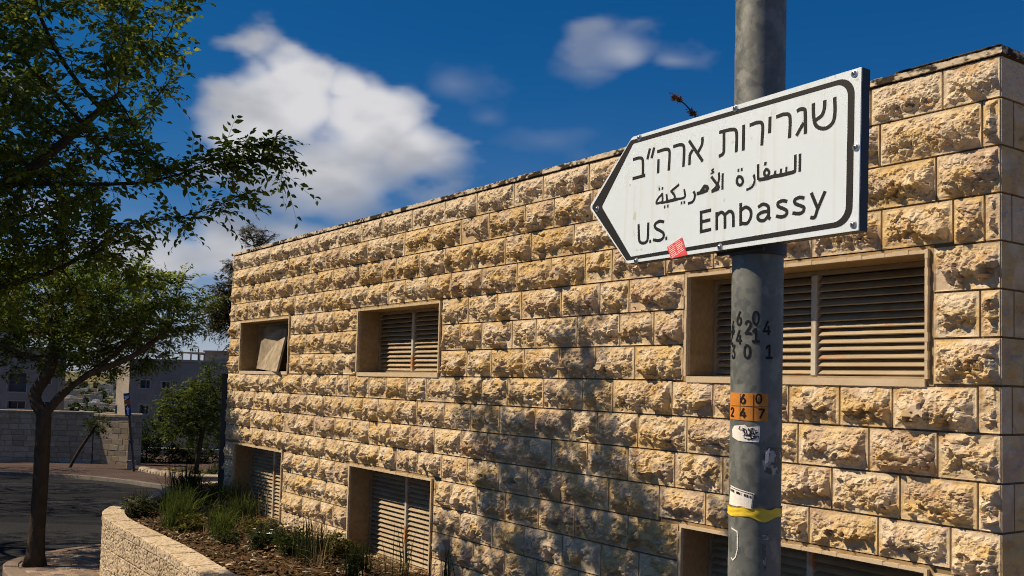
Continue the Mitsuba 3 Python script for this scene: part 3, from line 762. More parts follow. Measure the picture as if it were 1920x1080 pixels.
ARABIC = "1847,152 1848,-206;1732,152 1734,75 1736,-5 1737,-77 1737,-132 1734,-164 1730,-179 1723,-185 1711,-189 1692,-193 1669,-192 1643,-188 1619,-186;1.3:1711,-187 1588,-191 1448,-197 1307,-193 1180,-187 1019,-203 797,-195;0.8:1516,-49 1510,-173;0.8:1382,-66 1370,-181;0.8:1234,-75 1218,-188;943,-59 956,-43 969,-26 982,-13 997,-9 1017,-19 1041,-38 1062,-60 1074,-81 1073,-100 1063,-121 1049,-139 1034,-150 1016,-151 995,-146 974,-136 958,-125 950,-111 947,-94 946,-76 943,-59;0.8:1056,-141 1035,-201;1.2:938,113 997,103;773,132 790,-194;0.9:663,-62 672,-96 683,-130 690,-163 691,-195 684,-228 671,-260 653,-290 628,-314 596,-329 556,-339 513,-346 472,-354;1.1:238,-30 263,-39 289,-47 313,-57 332,-72 348,-93 361,-119 369,-146 370,-169 361,-189 344,-208 324,-222 304,-229 283,-226 260,-216 239,-201 223,-184 212,-164 206,-139 204,-113 205,-90 213,-70 224,-53 238,-36 251,-19;1.1:213,98 261,97;1.1:309,99 354,99;-212,110 -206,-244;0.6:-478,254 -495,248 -515,243 -531,237 -537,230 -530,220 -514,208 -493,196 -475,184;0.6:-458,181 -568,160;1.1:-545,94 -517,63 -488,30 -460,-1 -433,-31 -406,-58 -379,-85 -355,-110 -335,-133 -323,-152 -317,-170 -312,-187 -306,-204;1.2:-306,-204 -526,-234;0.9:-326,149 -321,111 -315,73 -312,36 -314,-1 -323,-37 -337,-73 -355,-108 -378,-138 -408,-163 -444,-185 -482,-204 -519,-225;1.3:-972,-215 -799,-209 -636,-184;1.5:-636,-187 -644,-167 -652,-145 -661,-126 -673,-111 -690,-101 -710,-95 -731,-92 -749,-94 -763,-103 -776,-118 -788,-135 -802,-151 -816,-165 -831,-179 -846,-193 -861,-207;-1073,-142 -1059,-169 -1044,-195 -1031,-222 -1027,-250 -1032,-281 -1043,-314 -1061,-344 -1085,-368 -1116,-381 -1155,-387 -1196,-390 -1236,-394;0.9:-1376,-52 -1363,-92 -1348,-135 -1337,-174 -1334,-204 -1339,-223 -1351,-234 -1370,-241 -1397,-246 -1435,-248 -1483,-247 -1535,-245 -1585,-243;1.1:-1464,-351 -1421,-350;1.1:-1378,-351 -1334,-349;-1538,84 -1790,-31 -1758,-63 -1724,-95 -1694,-126 -1674,-153 -1665,-176 -1665,-197 -1673,-214 -1689,-228 -1716,-237 -1754,-240 -1796,-243 -1836,-245;1.2:-1578,-244 -1941,-251;0.9:-1942,-73 -1935,-109 -1927,-146 -1921,-180 -1920,-207 -1925,-226 -1933,-238 -1946,-247 -1967,-253 -1997,-256 -2036,-255 -2078,-253 -2118,-252;1.1:-2011,-364 -1966,-362;1.1:-1906,-361 -1861,-359;0.9:-2095,-24 -2087,-59 -2078,-95 -2070,-129 -2066,-160 -2066,-185 -2070,-207 -2076,-228 -2080,-249;0.9:-2108,-61 -2137,-80 -2167,-97 -2195,-116 -2219,-137 -2243,-163 -2265,-193 -2279,-221 -2276,-240 -2248,-247 -2202,-246 -2149,-241 -2100,-239;1.1:-2210,78 -2165,79;1.1:-2107,78 -2062,79"
LATIN = "-2868,-648 -2861,-729 -2855,-812 -2848,-890 -2840,-954 -2833,-999 -2825,-1032 -2814,-1056 -2799,-1077 -2776,-1094 -2748,-1106 -2717,-1113 -2688,-1118 -2659,-1119 -2628,-1118 -2600,-1112 -2577,-1101 -2559,-1088 -2545,-1073 -2535,-1047 -2528,-1003 -2525,-933 -2526,-843 -2528,-745 -2530,-651;-2473,-1113 -2412,-1104;-1994,-707 -2034,-697 -2074,-685 -2113,-677 -2151,-674 -2191,-679 -2232,-689 -2268,-704 -2291,-721 -2301,-741 -2301,-765 -2292,-790 -2275,-813 -2249,-832 -2212,-850 -2171,-868 -2133,-886 -2097,-905 -2060,-924 -2027,-944 -2004,-966 -1992,-991 -1989,-1018 -1994,-1045 -2006,-1067 -2028,-1085 -2059,-1101 -2096,-1112 -2137,-1116 -2184,-1113 -2237,-1103 -2292,-1089 -2345,-1078;-1931,-1101 -1873,-1093;-820,-617 -800,-1103;-856,-649 -523,-636;-831,-858 -541,-846;-839,-1074 -506,-1058;-357,-703 -341,-1097;-347,-785 -316,-767 -285,-747 -255,-731 -226,-725 -198,-732 -171,-748 -146,-769 -128,-791 -117,-810 -112,-831 -110,-856 -108,-888 -105,-932 -104,-984 -102,-1039 -100,-1093;-105,-794 -73,-776 -41,-757 -9,-741 19,-735 46,-741 71,-755 93,-774 110,-794 120,-812 126,-830 129,-853 132,-884 135,-927 136,-980 138,-1035 139,-1089;323,-606 340,-1086;329,-763 365,-747 401,-730 436,-716 471,-713 507,-724 544,-745 577,-772 601,-801 615,-832 621,-869 620,-906 612,-940 597,-975 574,-1009 546,-1039 513,-1057 475,-1060 431,-1052 384,-1039 338,-1028;803,-760 837,-747 872,-732 906,-721 940,-717 975,-725 1011,-740 1043,-760 1067,-781 1080,-804 1084,-829 1084,-857 1085,-885 1086,-917 1085,-952 1085,-985 1089,-1010 1098,-1025 1111,-1034 1125,-1039 1139,-1046;1082,-880 1035,-880 987,-878 941,-878 901,-883 867,-893 836,-907 813,-924 800,-942 799,-965 809,-991 826,-1017 847,-1035 875,-1047 910,-1055 947,-1057 980,-1052 1008,-1038 1034,-1015 1059,-989 1084,-964;1554,-754 1526,-744 1498,-733 1470,-724 1442,-720 1409,-722 1375,-728 1344,-738 1324,-750 1316,-765 1316,-784 1324,-803 1338,-821 1360,-837 1391,-852 1425,-866 1455,-880 1482,-894 1508,-907 1531,-921 1546,-937 1553,-957 1553,-979 1547,-1001 1534,-1018 1514,-1029 1487,-1038 1456,-1042 1423,-1043 1390,-1038 1354,-1028 1317,-1017 1281,-1006;1977,-750 1951,-740 1924,-730 1897,-721 1869,-717 1836,-718 1801,-724 1769,-733 1747,-745 1738,-761 1738,-782 1745,-804 1758,-823 1779,-838 1809,-851 1841,-864 1871,-877 1899,-890 1928,-903 1953,-917 1969,-932 1975,-951 1973,-972 1965,-992 1952,-1008 1934,-1020 1910,-1029 1882,-1035 1851,-1036 1815,-1031 1776,-1022 1735,-1010 1694,-999;2138,-668 2293,-982;2467,-686 2289,-1024 2278,-1055 2267,-1088 2256,-1118 2245,-1141 2234,-1154 2224,-1160 2214,-1162 2201,-1163 2185,-1161 2167,-1157 2148,-1152 2129,-1147"
# ------------------------------------------------------------------ the sign on its pole
PT = thing("sign_pole", "round galvanised steel pole with stickers and stencilled numbers, in front of the building", "pole")
ang = np.linspace(0, 2 * np.pi, 97)[:-1]
zz = np.linspace(-1.75, 4.2, 30)
v = np.stack([POLE[0] + POLE_R * np.cos(ang)[None, :] + zz[:, None] * 0, POLE[1] + POLE_R * np.sin(ang)[None, :] + zz[:, None] * 0, zz[:, None] + 0 * ang[None, :]], -1).reshape(-1, 3)
i, j = np.meshgrid(np.arange(29), np.arange(96), indexing="ij")
a, b, c, d = (i * 96 + j).ravel(), (i * 96 + (j + 1) % 96).ravel(), ((i + 1) * 96 + (j + 1) % 96).ravel(), ((i + 1) * 96 + j).ravel()
cap = [[29 * 96, 29 * 96 + k, 29 * 96 + k + 1] for k in range(1, 95)]
put("shaft", trimesh.Trimesh(v, np.vstack([np.c_[a, b, c], np.c_[a, c, d], cap]), process=False), "m_pole", PT, smooth=40)
TOCAM = math.atan2(-POLE[1], -POLE[0])


def wrap(x, z, lift):
    """x: metres round the shaft to the right of the line to the street side, z: height."""
    a = TOCAM + x / POLE_R
    return np.c_[POLE[0] + (POLE_R + lift) * np.cos(a), POLE[1] + (POLE_R + lift) * np.sin(a), z]


def patch(poly, z_off=0.0, lift=.0006, thick=.0004, wob=0.0, seed=0):
    g = []
    x0, y0, x1, y1 = poly.bounds
    n = max(int((x1 - x0) / .004), 1)
    for k in range(n):
        p = poly.intersection(sbox(x0 + (x1 - x0) * k / n, y0, x0 + (x1 - x0) * (k + 1) / n, y1))
        for q in getattr(p, "geoms", [p]):
            if q.geom_type == "Polygon" and q.area > 1e-9:
                m = trimesh.creation.extrude_polygon(q, thick, engine="earcut")
                v = np.array(m.vertices)
                l = lift + v[:, 2]
                if wob:
                    l = l + wob * meshkit.fbm(np.c_[v[:, :2] * 60, v[:, 0] * 0], 3, seed)
                m = trimesh.Trimesh(wrap(v[:, 0], v[:, 1] + z_off, l), m.faces, process=False)
                g.append(m)
    return trimesh.util.concatenate(g)


def glyphs(text, height, x, z, bold=True, squeeze=1.0, stencil=False, lift=.0010):
    m = meshkit.text_mesh(text, height, .0003, bold)
    v = np.array(m.vertices); w = v[:, 0].max() - v[:, 0].min()
    mm = trimesh.Trimesh(v, m.faces, process=False)
    for _ in range(3):
        if len(mm.faces) < 4000:
            mm = mm.subdivide()
    v = np.array(mm.vertices)
    v[:, 0] = (v[:, 0] - v[:, 0].min()) * squeeze + x
    v[:, 1] += z
    return trimesh.Trimesh(wrap(v[:, 0], v[:, 1], lift + v[:, 2]), mm.faces, process=False)


def stroke_shape(text, width, join=2):
    gs = []
    for q in text.split(";"):
        k = 1.0
        if ":" in q:
            k, q = q.split(":"); k = float(k)
        p = [tuple(float(c) * 1e-4 for c in w.split(",")) for w in q.split()]
        gs.append(LineString(p).buffer(width * k / 2, cap_style=2, join_style=1, quad_segs=4))
    return shapely.union_all(gs)


# pixel-high numbers sprayed through stencils, partly over each other
px = 1 / 905.0                                      # metres per photograph pixel at the shaft's near side
def PXZ(y):                                         # height of a mark on the shaft
    return .1257 * 2.06 - (y - 500) * .001122
def ASIN(x):                                        # arc length of a mark seen at this sideways place on the shaft
    return POLE_R * math.asin(max(-.985, min(.985, (x - 1420.5 + .0046 * (PXZ_Y - 500)) / 48.4)))
nums = []
for ch, x, y in (("6", 1383, 610), ("0", 1411, 610), ("4", 1373.5, 627), ("2", 1398, 627), ("4", 1431, 628), ("2", 1370.8, 645), ("4", 1382, 645), ("1", 1411, 642), ("3", 1374.5, 672), ("0", 1396, 672), ("1", 1436, 672)):
    PXZ_Y = y
    nums.append(glyphs(ch, .0285, ASIN(x), PXZ(y), True, .72 if ch != "1" else .8))
put("stencil_number", nums, "m_sign_black", PT, label="black stencilled digits overlapping on the pole")
PXZ_Y = 760
orange = Polygon([(ASIN(1373), PXZ(786)), (ASIN(1441), PXZ(788)), (ASIN(1441), PXZ(737)), (ASIN(1373), PXZ(736))])
st = put("sticker", patch(orange, wob=.0006, seed=2), "m_orange", PT, label="orange plastic number plate on the pole")
put("number", [glyphs(ch, .0195, ASIN(x), PXZ(y), True, .9, lift=.0022) for ch, x, y in (("6", 1391.5, 756), ("0", 1418, 755), ("2", 1375, 781), ("4", 1391, 782), ("7", 1424, 782))], "m_sign_black", st)
put("line", [patch(Polygon([(ASIN(x), PXZ(786)), (ASIN(x) + .0008, PXZ(786)), (ASIN(x) + .0008, PXZ(738)), (ASIN(x), PXZ(738))]), lift=.0018) for x in (1391, 1414)] + [patch(sbox(ASIN(1375), PXZ(761), ASIN(1440), PXZ(760.2)), lift=.0018)], "m_hose", st)
PXZ_Y = 812
torn = Polygon([(ASIN(x), PXZ(y)) for x, y in ((1377, 806), (1381, 798), (1400, 795), (1404, 799), (1426, 797), (1427, 812), (1425, 826), (1400, 826), (1388, 825), (1378, 819))])
st = put("sticker", patch(torn, wob=.001, seed=5), "m_paper", PT, label="torn white sticker with black scribbles")
g = np.random.default_rng(8)
scr = []
for k in range(16):
    p = np.array([ASIN(1391), PXZ(820)]) + g.uniform(0, 1, 2) * [ASIN(1424) - ASIN(1391), PXZ(803) - PXZ(820)]
    q = p + np.cumsum(g.normal(0, .0032, (4, 2)), 0)
    scr.append(LineString([p, *q]).buffer(.0007))
put("scribble", patch(shapely.union_all(scr).intersection(torn), lift=.0022), "m_sign_black", st)
PXZ_Y = 860
film = Polygon([(ASIN(x), PXZ(y)) for x, y in ((1434, 842), (1441, 835), (1466, 836), (1467, 878), (1450, 886), (1436, 880), (1432, 862))])
put("sticker", patch(film, wob=.0007, seed=9), "m_grey_film", PT, label="dark peeling remains of a sticker on the pole")
put("sticker", patch(Polygon([(ASIN(x), PXZ(y)) for x, y in ((1437, 845), (1442, 836), (1443.5, 836), (1441, 862), (1437, 864))]), wob=.0008, seed=12, lift=.002), "m_paper", PT, label="small white scrap on the peeling sticker")
PXZ_Y = 930
qr = Polygon([(ASIN(x), PXZ(y)) for x, y in ((1372.5, 945), (1414, 948), (1417.5, 920), (1375, 909))])
st = put("sticker", patch(qr, wob=.0004, seed=6), "m_paper", PT, label="white square sticker with black print just above the yellow tape")
mx = np.array([ASIN(1374.5), PXZ(911)]); ux = np.array([ASIN(1416) - ASIN(1375), PXZ(922) - PXZ(911.5)])
marks = []
for k, s in enumerate("lncl unll nclu"):
    if s == " ": continue
    o = mx + ux * (.06 + k * .064) + [0, -.0085]
    e = {"l": [[(0, 0), (0, .004)]], "n": [[(0, 0), (0, .0038), (.0022, .0038), (.0022, 0)]], "c": [[(0, .0038), (.0022, .0038), (.0022, 0), (0, 0)]], "u": [[(0, .0038), (.0004, 0), (.0022, .0004), (.0024, .0038)]]}[s]
    marks += [LineString([(o[0] + a, o[1] + b) for a, b in q]).buffer(.0006) for q in e]
put("print", patch(shapely.union_all(marks), lift=.0018), "m_sign_black", st)
put("print", patch(LineString([(ASIN(1374), PXZ(911)), (ASIN(1415.5), PXZ(921.5)), (ASIN(1412.5), PXZ(947))]).buffer(.0005), lift=.0018), "m_sign_black", st)
# yellow tape once round the shaft with a torn flap
n = 140
aa = np.linspace(0, 2 * np.pi, n)
pr = []
for k, a_ in enumerate(aa):
    xa = (a_ - np.pi)
    hi = PXZ(947 + 1.0 * math.sin(3 * xa)) + .0015 * math.sin(9 * xa); lo = PXZ(964 + 6 * math.exp(-((xa - .35) / .33) ** 2) + 1.5 * math.sin(5 * xa))
    col = []
    for w in np.linspace(0, 1, 9):
        l = .0012 + .0016 * float(meshkit.noise(np.array([xa * 5, w * 6, 1.0]))) + .002 * (w == 0) * abs(math.sin(7 * xa))
        ang_ = TOCAM + xa
        col.append([POLE[0] + (POLE_R + l) * math.cos(ang_), POLE[1] + (POLE_R + l) * math.sin(ang_), hi + (lo - hi) * w])
    pr.append(col)
v = np.array(pr).reshape(-1, 3)
i, j = np.meshgrid(np.arange(n - 1), np.arange(8), indexing="ij")
a, b, c, d = (i * 9 + j).ravel(), (i * 9 + j + 1).ravel(), ((i + 1) * 9 + j + 1).ravel(), ((i + 1) * 9 + j).ravel()
put("tape", trimesh.Trimesh(v, np.vstack([np.c_[a, b, c], np.c_[a, c, d]]), process=False), "m_yellow", PT, smooth=True, label="wrinkled yellow tape round the pole")
PXZ_Y = 1010
chalk = [LineString([(ASIN(x), PXZ(y)) for x, y in ((1377, 988), (1387, 992), (1388, 1000), (1388, 1025), (1385, 1039), (1380, 1046), (1377, 1043))]).buffer(.0012)]
put("chalk_mark", patch(shapely.union_all(chalk)), "m_paper", PT, label="white hooked paint stroke low on the pole")
put("chalk_mark", patch(shapely.union_all([LineString([(ASIN(x), PXZ(y)) for x, y in q]).buffer(w) for q, w in ((((1433, 1011), (1434, 1035), (1438, 1058)), .0011), (((1437, 1012), (1439, 1054)), .0006), (((1434, 996), (1441, 994), (1442, 1002), (1436, 1003)), .0016))])), "m_grey_film", PT, label="faint grey paint drips low on the pole")

SC = np.array([0.45062, 2.06, 0.44767]); SA = np.array([0.55568, -0.83139, 0.00465]); SB = np.array([0.01737, 0.0172, 0.9997])
SA /= np.linalg.norm(SA); SB -= SA * (SB @ SA); SB /= np.linalg.norm(SB); SN = np.cross(SA, SB)
SG = thing("direction_sign", "white arrow shaped direction sign with black lettering in three scripts, fixed to the pole", "sign")


def on_sign(v, lift=0.0):
    return SC + v[:, :1] * SA + v[:, 1:2] * SB + (v[:, 2:3] + lift) * SN


def rounded(pts, r):
    return Polygon(pts).buffer(-r).buffer(r, quad_segs=8)


panel = Polygon([(.3225, .1525), (.3225, -.1525), (-.322, -.1545), (-.4775, .002), (-.3205, .1500)]).buffer(-.012).buffer(.012, quad_segs=6)
panel = panel.union(sbox(.25, -.1525, .3225, .1525))
put("panel", flat_poly(panel, .0030, lambda v: on_sign(v, -.0035)), "m_sign_white", SG)
rim = panel.difference(panel.buffer(-.0025))
put("rim", flat_poly(rim.buffer(.0004), .022, lambda v: on_sign(v, -.0260)), "m_sign_rim", SG)
ring_out = Polygon([(.309, .1405), (.309, -.1415), (-.325, -.1475), (-.467, .000), (-.3255, .1425)])
ring_in = Polygon([(.2945, .131), (.2945, -.131), (-.311, -.1395), (-.4270, -.004), (-.3165, .1325)])
def round_right(p, r):
    q = p.buffer(-r).buffer(r, quad_segs=8)
    return q.intersection(sbox(0, -1, 1, 1)).union(p.buffer(-.006).buffer(.006, quad_segs=5).intersection(sbox(-1, -1, 0, 1)))
put("border", flat_poly(round_right(ring_out, .036).difference(round_right(ring_in, .028)), .0004, lambda v: on_sign(v, -.0002)), "m_sign_black", SG)
for text, wd, lab in ((HEBREW, .0076, "Hebrew line of black letters, top of the sign"), (ARABIC, .0060, "Arabic line of black letters, middle of the sign"), (LATIN, .0072, "Latin line of black letters, bottom of the sign")):
    row = tag(numbered(f"{SG}__lettering"), lab)
    for shp in stroke_shape(text, wd).geoms:
        put("letter", flat_poly(shp, .0004, lambda v: on_sign(v, -.0002)), "m_sign_black", row)
for bxp, byp in ((-.2942, .1431), (.0107, .1450), (.3078, .1436), (.3143, .0031), (.3116, -.1408), (-.0227, -.1469), (-.2904, -.1512), (-.4436, -.0067)):
    hub = np.array([[x * .0058, y, 0] for x, y in ()]).reshape(-1, 3)
    prof = np.array([(0, .0052), (.0030, .0050), (.0044, .0040), (.0052, .0022), (.0054, .0014), (.0074, .0011), (.0076, 0)])[::-1]
    m = trimesh.creation.revolve(prof, sections=20)
    mv = np.array(m.vertices)
    bk = put("bolt", trimesh.Trimesh(on_sign(mv + [bxp, byp, 0], -.0004), m.faces, process=False), "m_steel", SG, smooth=35)
    soc = trimesh.creation.cylinder(.0022, .0008, sections=6)
    put("socket", trimesh.Trimesh(on_sign(np.array(soc.vertices) + [bxp, byp, .0049], 0), soc.faces, process=False), "m_sign_black", bk)
stk = Polygon([(-.186, -.1307), (-.1387, -.1131), (-.120, -.1545), (-.1715, -.1575)])
stick = put("sticker", flat_poly(stk, .0004, lambda v: on_sign(v, .0004)), "m_red", SG, label="small red sticker with pale lines of print")
sx = np.array([.0473, .0176]) / .0505; sy = np.array([.0145, -.0268]) / .0305
lines = []
g = np.random.default_rng(4)
for r in range(7):
    o = np.array([-.186, -.1307]) + sy * (.003 + .0044 * r)
    if r in (1,):
        lines.append(LineString([o + sx * .004, o + sx * .045]).buffer(.0005)); continue
    x = .004
    while x < .043:
        w = g.uniform(.0015, .0045)
        if not .019 < x < .0225:
            lines.append(LineString([o + sx * x, o + sx * min(x + w, .046)]).buffer(.0009 if r > 1 else .0006, cap_style=2))
        x += w + .0012
put("print", flat_poly(shapely.union_all(lines).intersection(stk), .0003, lambda v: on_sign(v, .0008)), "m_paper", stick)
# the clamp bands behind the sign
for zc in (-.148, .115):
    hgt = .030 if zc < 0 else .02
    cyl = trimesh.creation.annulus(POLE_R + .0006, POLE_R + .006, hgt, sections=64)
    cyl.apply_translation([POLE[0], POLE[1], SC[2] + zc])
    cl = put("clamp", cyl, "m_dark_metal", SG, smooth=30)
    d0 = (np.array([*POLE, SC[2]]) - SC) @ SA
    put("bracket", frame_box(SC, SA, SB, SN, (d0 - .065, d0 + .065), (zc - hgt / 2 + .003, zc + hgt / 2 - .003), (-.034, -.027)), "m_dark_metal", cl)

# ------------------------------------------------------------------ trees
def in_ellipsoids(n, ells, rng, hollow=.0):
    out = []
    vol = np.array([e[3] * e[4] * e[5] for e in ells]); cnt = np.maximum((n * vol / vol.sum()).astype(int), 40)
    for (cx, cy, cz, a, b, c), m in zip(ells, cnt):
        q = rng.normal(0, 1, (m, 3)); q /= np.linalg.norm(q, axis=1, keepdims=True)
        q *= (hollow + (1 - hollow) * rng.random((m, 1)) ** .42)
        out.append(q * [a, b, c] + [cx, cy, cz])
    return np.vstack(out)


def grow(limbs, targets, step, reach, kill, rounds=140, lift=.0):
    """Branches grown towards targets from given limbs (polylines); returns nodes and parents."""
    nodes, par = [], []
    for line in limbs:
        line = np.array(line, float)
        first = -1
        if nodes:
            dd = np.linalg.norm(np.array(nodes) - line[0], axis=1); first = int(dd.argmin())
        seg = smooth_line(line, 6)
        for k, p in enumerate(seg):
            if k == 0 and first >= 0:
                last = first; continue
            par.append(-1 if not nodes else (last if nodes else -1)); nodes.append(p); last = len(nodes) - 1
    nodes, par = [np.array(x) for x in nodes], list(par)
    live = np.array(targets)
    for _ in range(rounds):
        if len(live) == 0:
            break
        N = np.array(nodes); tree = cKDTree(N)
        d, k = tree.query(live)
        keep = d > kill
        live, d, k = live[keep], d[keep], k[keep]
        use = d < reach
        if not use.any():
            break
        dirs = np.zeros_like(N); v = live[use] - N[k[use]]; v /= np.linalg.norm(v, axis=1, keepdims=True)
        np.add.at(dirs, k[use], v)
        m = np.unique(k[use]); g = dirs[m]; g /= np.linalg.norm(g, axis=1, keepdims=True) + 1e-9
        g[:, 2] += lift; g /= np.linalg.norm(g, axis=1, keepdims=True) + 1e-9
        new = N[m] + g * step
        dd, _ = tree.query(new)
        for a, p, q in zip(m, new, dd):
            if q > step * .45:
                nodes.append(p); par.append(int(a))
    return np.array(nodes), np.array(par)


def branch_mesh(nodes, par, r_base, r_tip=.003, power=2.35, flare=0.0):
    n = len(nodes); w = np.zeros(n); kids = [[] for _ in range(n)]
    for i in range(n - 1, 0, -1):
        pass
    for i, p in enumerate(par):
        if p >= 0: kids[p].append(i)
    order = np.arange(n)[::-1]
    leafcnt = np.array([0 if kids[i] else 1 for i in range(n)], float)
    for i in order:
        if par[i] >= 0: leafcnt[par[i]] += leafcnt[i]
    rad = r_tip * leafcnt ** (1 / power)
    sc = r_base / rad[0]
    rad = np.where(rad > r_tip * 1.5, r_tip * 1.5 + (rad - r_tip * 1.5) * (r_base - r_tip * 1.5) / max(rad[0] - r_tip * 1.5, 1e-6), rad)
    meshes, done = [], set()
    starts = [0]
    while starts:
        s = starts.pop()
        chain = [par[s], s] if par[s] >= 0 else [s]
        c = s
        while kids[c]:
            ks = sorted(kids[c], key=lambda q: -leafcnt[q]); starts += ks[1:]; c = ks[0]; chain.append(c)
        if len(chain) < 2: continue
        p = nodes[chain]; r = rad[chain].copy()
        if par[s] >= 0: r[0] = min(r[0], r[1] * 1.3)
        if chain[0] == 0 and flare:
            h = p[:, 2] - p[0, 2]; r = r * (1 + flare * np.exp(-h / .13))
        sides = 12 if r.max() > .05 else 6 if r.max() > .012 else 4
        meshes.append(tube(p, r, sides, True))
    return trimesh.util.concatenate(meshes), rad, kids


def leaf_mesh(nodes, par, rad, rng, per_node, leaf, width, twig, count, droop=.25, thin=.012, cols=((.05, .085, .02),), flatness=.55, spread=.9):
    """Short leafy twigs at the thin ends: leaves alternate along each twig; every leaf is a folded blade."""
    idx = np.where((rad < thin) & (par >= 0))[0]
    idx = np.repeat(idx, rng.poisson(per_node, len(idx)))
    S = len(idx)
    base = nodes[idx] + rng.normal(0, .01, (S, 3))
    d = nodes[idx] - nodes[par[idx]]; d /= np.linalg.norm(d, axis=1, keepdims=True) + 1e-9
    d = d + rng.normal(0, spread, (S, 3)) * [1, 1, flatness]; d[:, 2] -= droop * .6; d /= np.linalg.norm(d, axis=1, keepdims=True)
    L = rng.uniform(*twig, S)
    up = np.array([0, 0, 1.0]) + rng.normal(0, .35, (S, 3)); side = np.cross(d, up); side /= np.linalg.norm(side, axis=1, keepdims=True); nrm = np.cross(side, d)
    k = np.arange(count)
    s = (k + .6) / count
    cen = base[:, None] + d[:, None] * (L[:, None] * s)[..., None] - np.array([0, 0, 1.0]) * (droop * L[:, None] * s ** 2 * .6)[..., None]
    sg = np.where(k % 2, 1.0, -1.0)[None, :, None]
    ld = d[:, None] * (.55 + .25 * rng.random((S, count, 1))) + side[:, None] * sg * (.75 + .2 * rng.random((S, count, 1))) + rng.normal(0, .22, (S, count, 3)); ld[..., 2] -= droop * (.2 + .6 * rng.random((S, count)))
    ld /= np.linalg.norm(ld, axis=-1, keepdims=True)
    ln = nrm[:, None] + rng.normal(0, .38, (S, count, 3)); lw = np.cross(ld, ln); lw /= np.linalg.norm(lw, axis=-1, keepdims=True); ln = np.cross(lw, ld)
    ll = leaf * rng.uniform(.6, 1.15, (S, count, 1)) * (1 - .25 * np.abs(s - .5))[None, :, None]; ww = ll * width * .5
    keep = rng.random((S, count)) < .92
    b = cen + ld * ll * .08; t = cen + ld * ll - ln * ll * .12
    m1 = cen + ld * ll * .42; l = m1 + lw * ww + ln * ll * .07; r = m1 - lw * ww + ln * ll * .07
    m2 = cen + ld * ll * .74; l2 = m2 + lw * ww * .62 + ln * ll * .03; r2 = m2 - lw * ww * .62 + ln * ll * .03
    v = np.stack([b, l, l2, t, r2, r], -2)[keep]; n = len(v)
    f = np.array([[0, 1, 5], [1, 2, 5], [2, 4, 5], [2, 3, 4]])
    f = (f[None] + np.arange(n)[:, None, None] * 6).reshape(-1, 3)
    cc = np.array(cols)[rng.integers(0, len(cols), S)][:, None] * rng.uniform(.7, 1.35, (S, count, 1))
    cc = np.repeat(np.broadcast_to(cc, (S, count, 3))[keep], 6, 0)
    # the twigs themselves, as thin three-sided stalks
    e = base + d * L[:, None] - np.array([0, 0, 1.0]) * (droop * L * .6)[:, None]
    tv, o = [], np.array([[0, 1.0], [.87, -.5], [-.87, -.5]]) * .0018
    ring = np.stack([side * a + nrm * b_ for a, b_ in o], 1)
    tv = np.concatenate([base[:, None] + ring, e[:, None] + ring * .4], 1)
    tf = np.array([[0, 1, 4], [0, 4, 3], [1, 2, 5], [1, 5, 4], [2, 0, 3], [2, 3, 5]])
    tm = trimesh.Trimesh(tv.reshape(-1, 3), (tf[None] + np.arange(S)[:, None, None] * 6).reshape(-1, 3), process=False)
    return trimesh.Trimesh(v.reshape(-1, 3), f, process=False), cc, tm


def tree(name, label, cat, limbs, ells, r_base, n_targets, seed, step=.10, reach=1.2, kill=.17, per_node=.8, leaf=.05, width=.42, twig=(.14, .26), count=9, droop=.3, thin=.012, cols=((.05, .085, .02),), group=None, flare=0.0, keep=None, flatness=.55, hollow=0.0, spread=.9):
    rng = np.random.default_rng(seed)
    t = in_ellipsoids(n_targets, ells, rng, hollow)
    if keep is not None: t = t[keep(t)]
    nodes, par = grow(limbs, t, step, reach, kill)
    bm, rad, kids = branch_mesh(nodes, par, r_base, flare=flare)
    lm, lc, tm = leaf_mesh(nodes, par, rad, rng, per_node, leaf, width, twig, count, droop, thin, cols, flatness, spread)
    k = thing(name, label, cat, group)
    put("trunk", trimesh.util.concatenate([bm, tm]), "m_bark", k, smooth=True)
    put("foliage", lm, "m_leaf", k, color=lc, kind="stuff")
    print(name, "nodes", len(nodes), "leaves", len(lm.faces) // 4)
    return k


GREEN = [(.090, .145, .026), (.115, .170, .028), (.070, .118, .025), (.16, .21, .034), (.085, .135, .028), (.19, .22, .04)]  # the brightest, yellowish tones put sunlit highlights into the leaf colour
def near_crown(t):
    """Shapes the crown by its shadow: drops points that would shade wall meant sunlit."""
    g = np.random.default_rng(6)
    s = ((t - CORNER) @ NO) / (NO @ SUN); hit = t - s[:, None] * SUN
    tw, zw = (hit - CORNER) @ W, hit[:, 2]
    sky_gap = (t[:, 0] > -2.05 + .10 * np.abs(t[:, 2] - 1.9)) & (t[:, 2] > .85) & (t[:, 2] < 1.32) & (t[:, 0] < -1.6)
    top = np.interp(tw, [1.5, 1.9, 2.3, 3.4, 4.0, 4.5, 4.8], [-1.6, -.75, -.15, -.2, -.45, -1.0, -1.6])
    high = np.interp(tw, [2.2, 2.45, 2.9, 3.2, 3.6, 3.8, 4.0, 4.15], [-.2, .55, .6, -.1, -.2, .1, .1, -.5])
    lit = (zw > top) & (zw < 1.5) & (g.random(len(t)) > np.where(zw < high, .30, .02))
    lit |= (zw > -1.7) & (zw < top) & (tw > 1.7) & (tw < 4.7) & (g.random(len(t)) < .46)
    lit &= t[:, 0] < -1.75
    clump = meshkit.noise(t * 1.9, 12) + .5 * meshkit.noise(t * 4.5, 13)
    on_it = (zw > -1.75) & (tw > 1.5) & (tw < 5) & (t[:, 0] < -1.75)
    return ~sky_gap & ~lit & np.where(on_it, clump > .84, clump > .42)


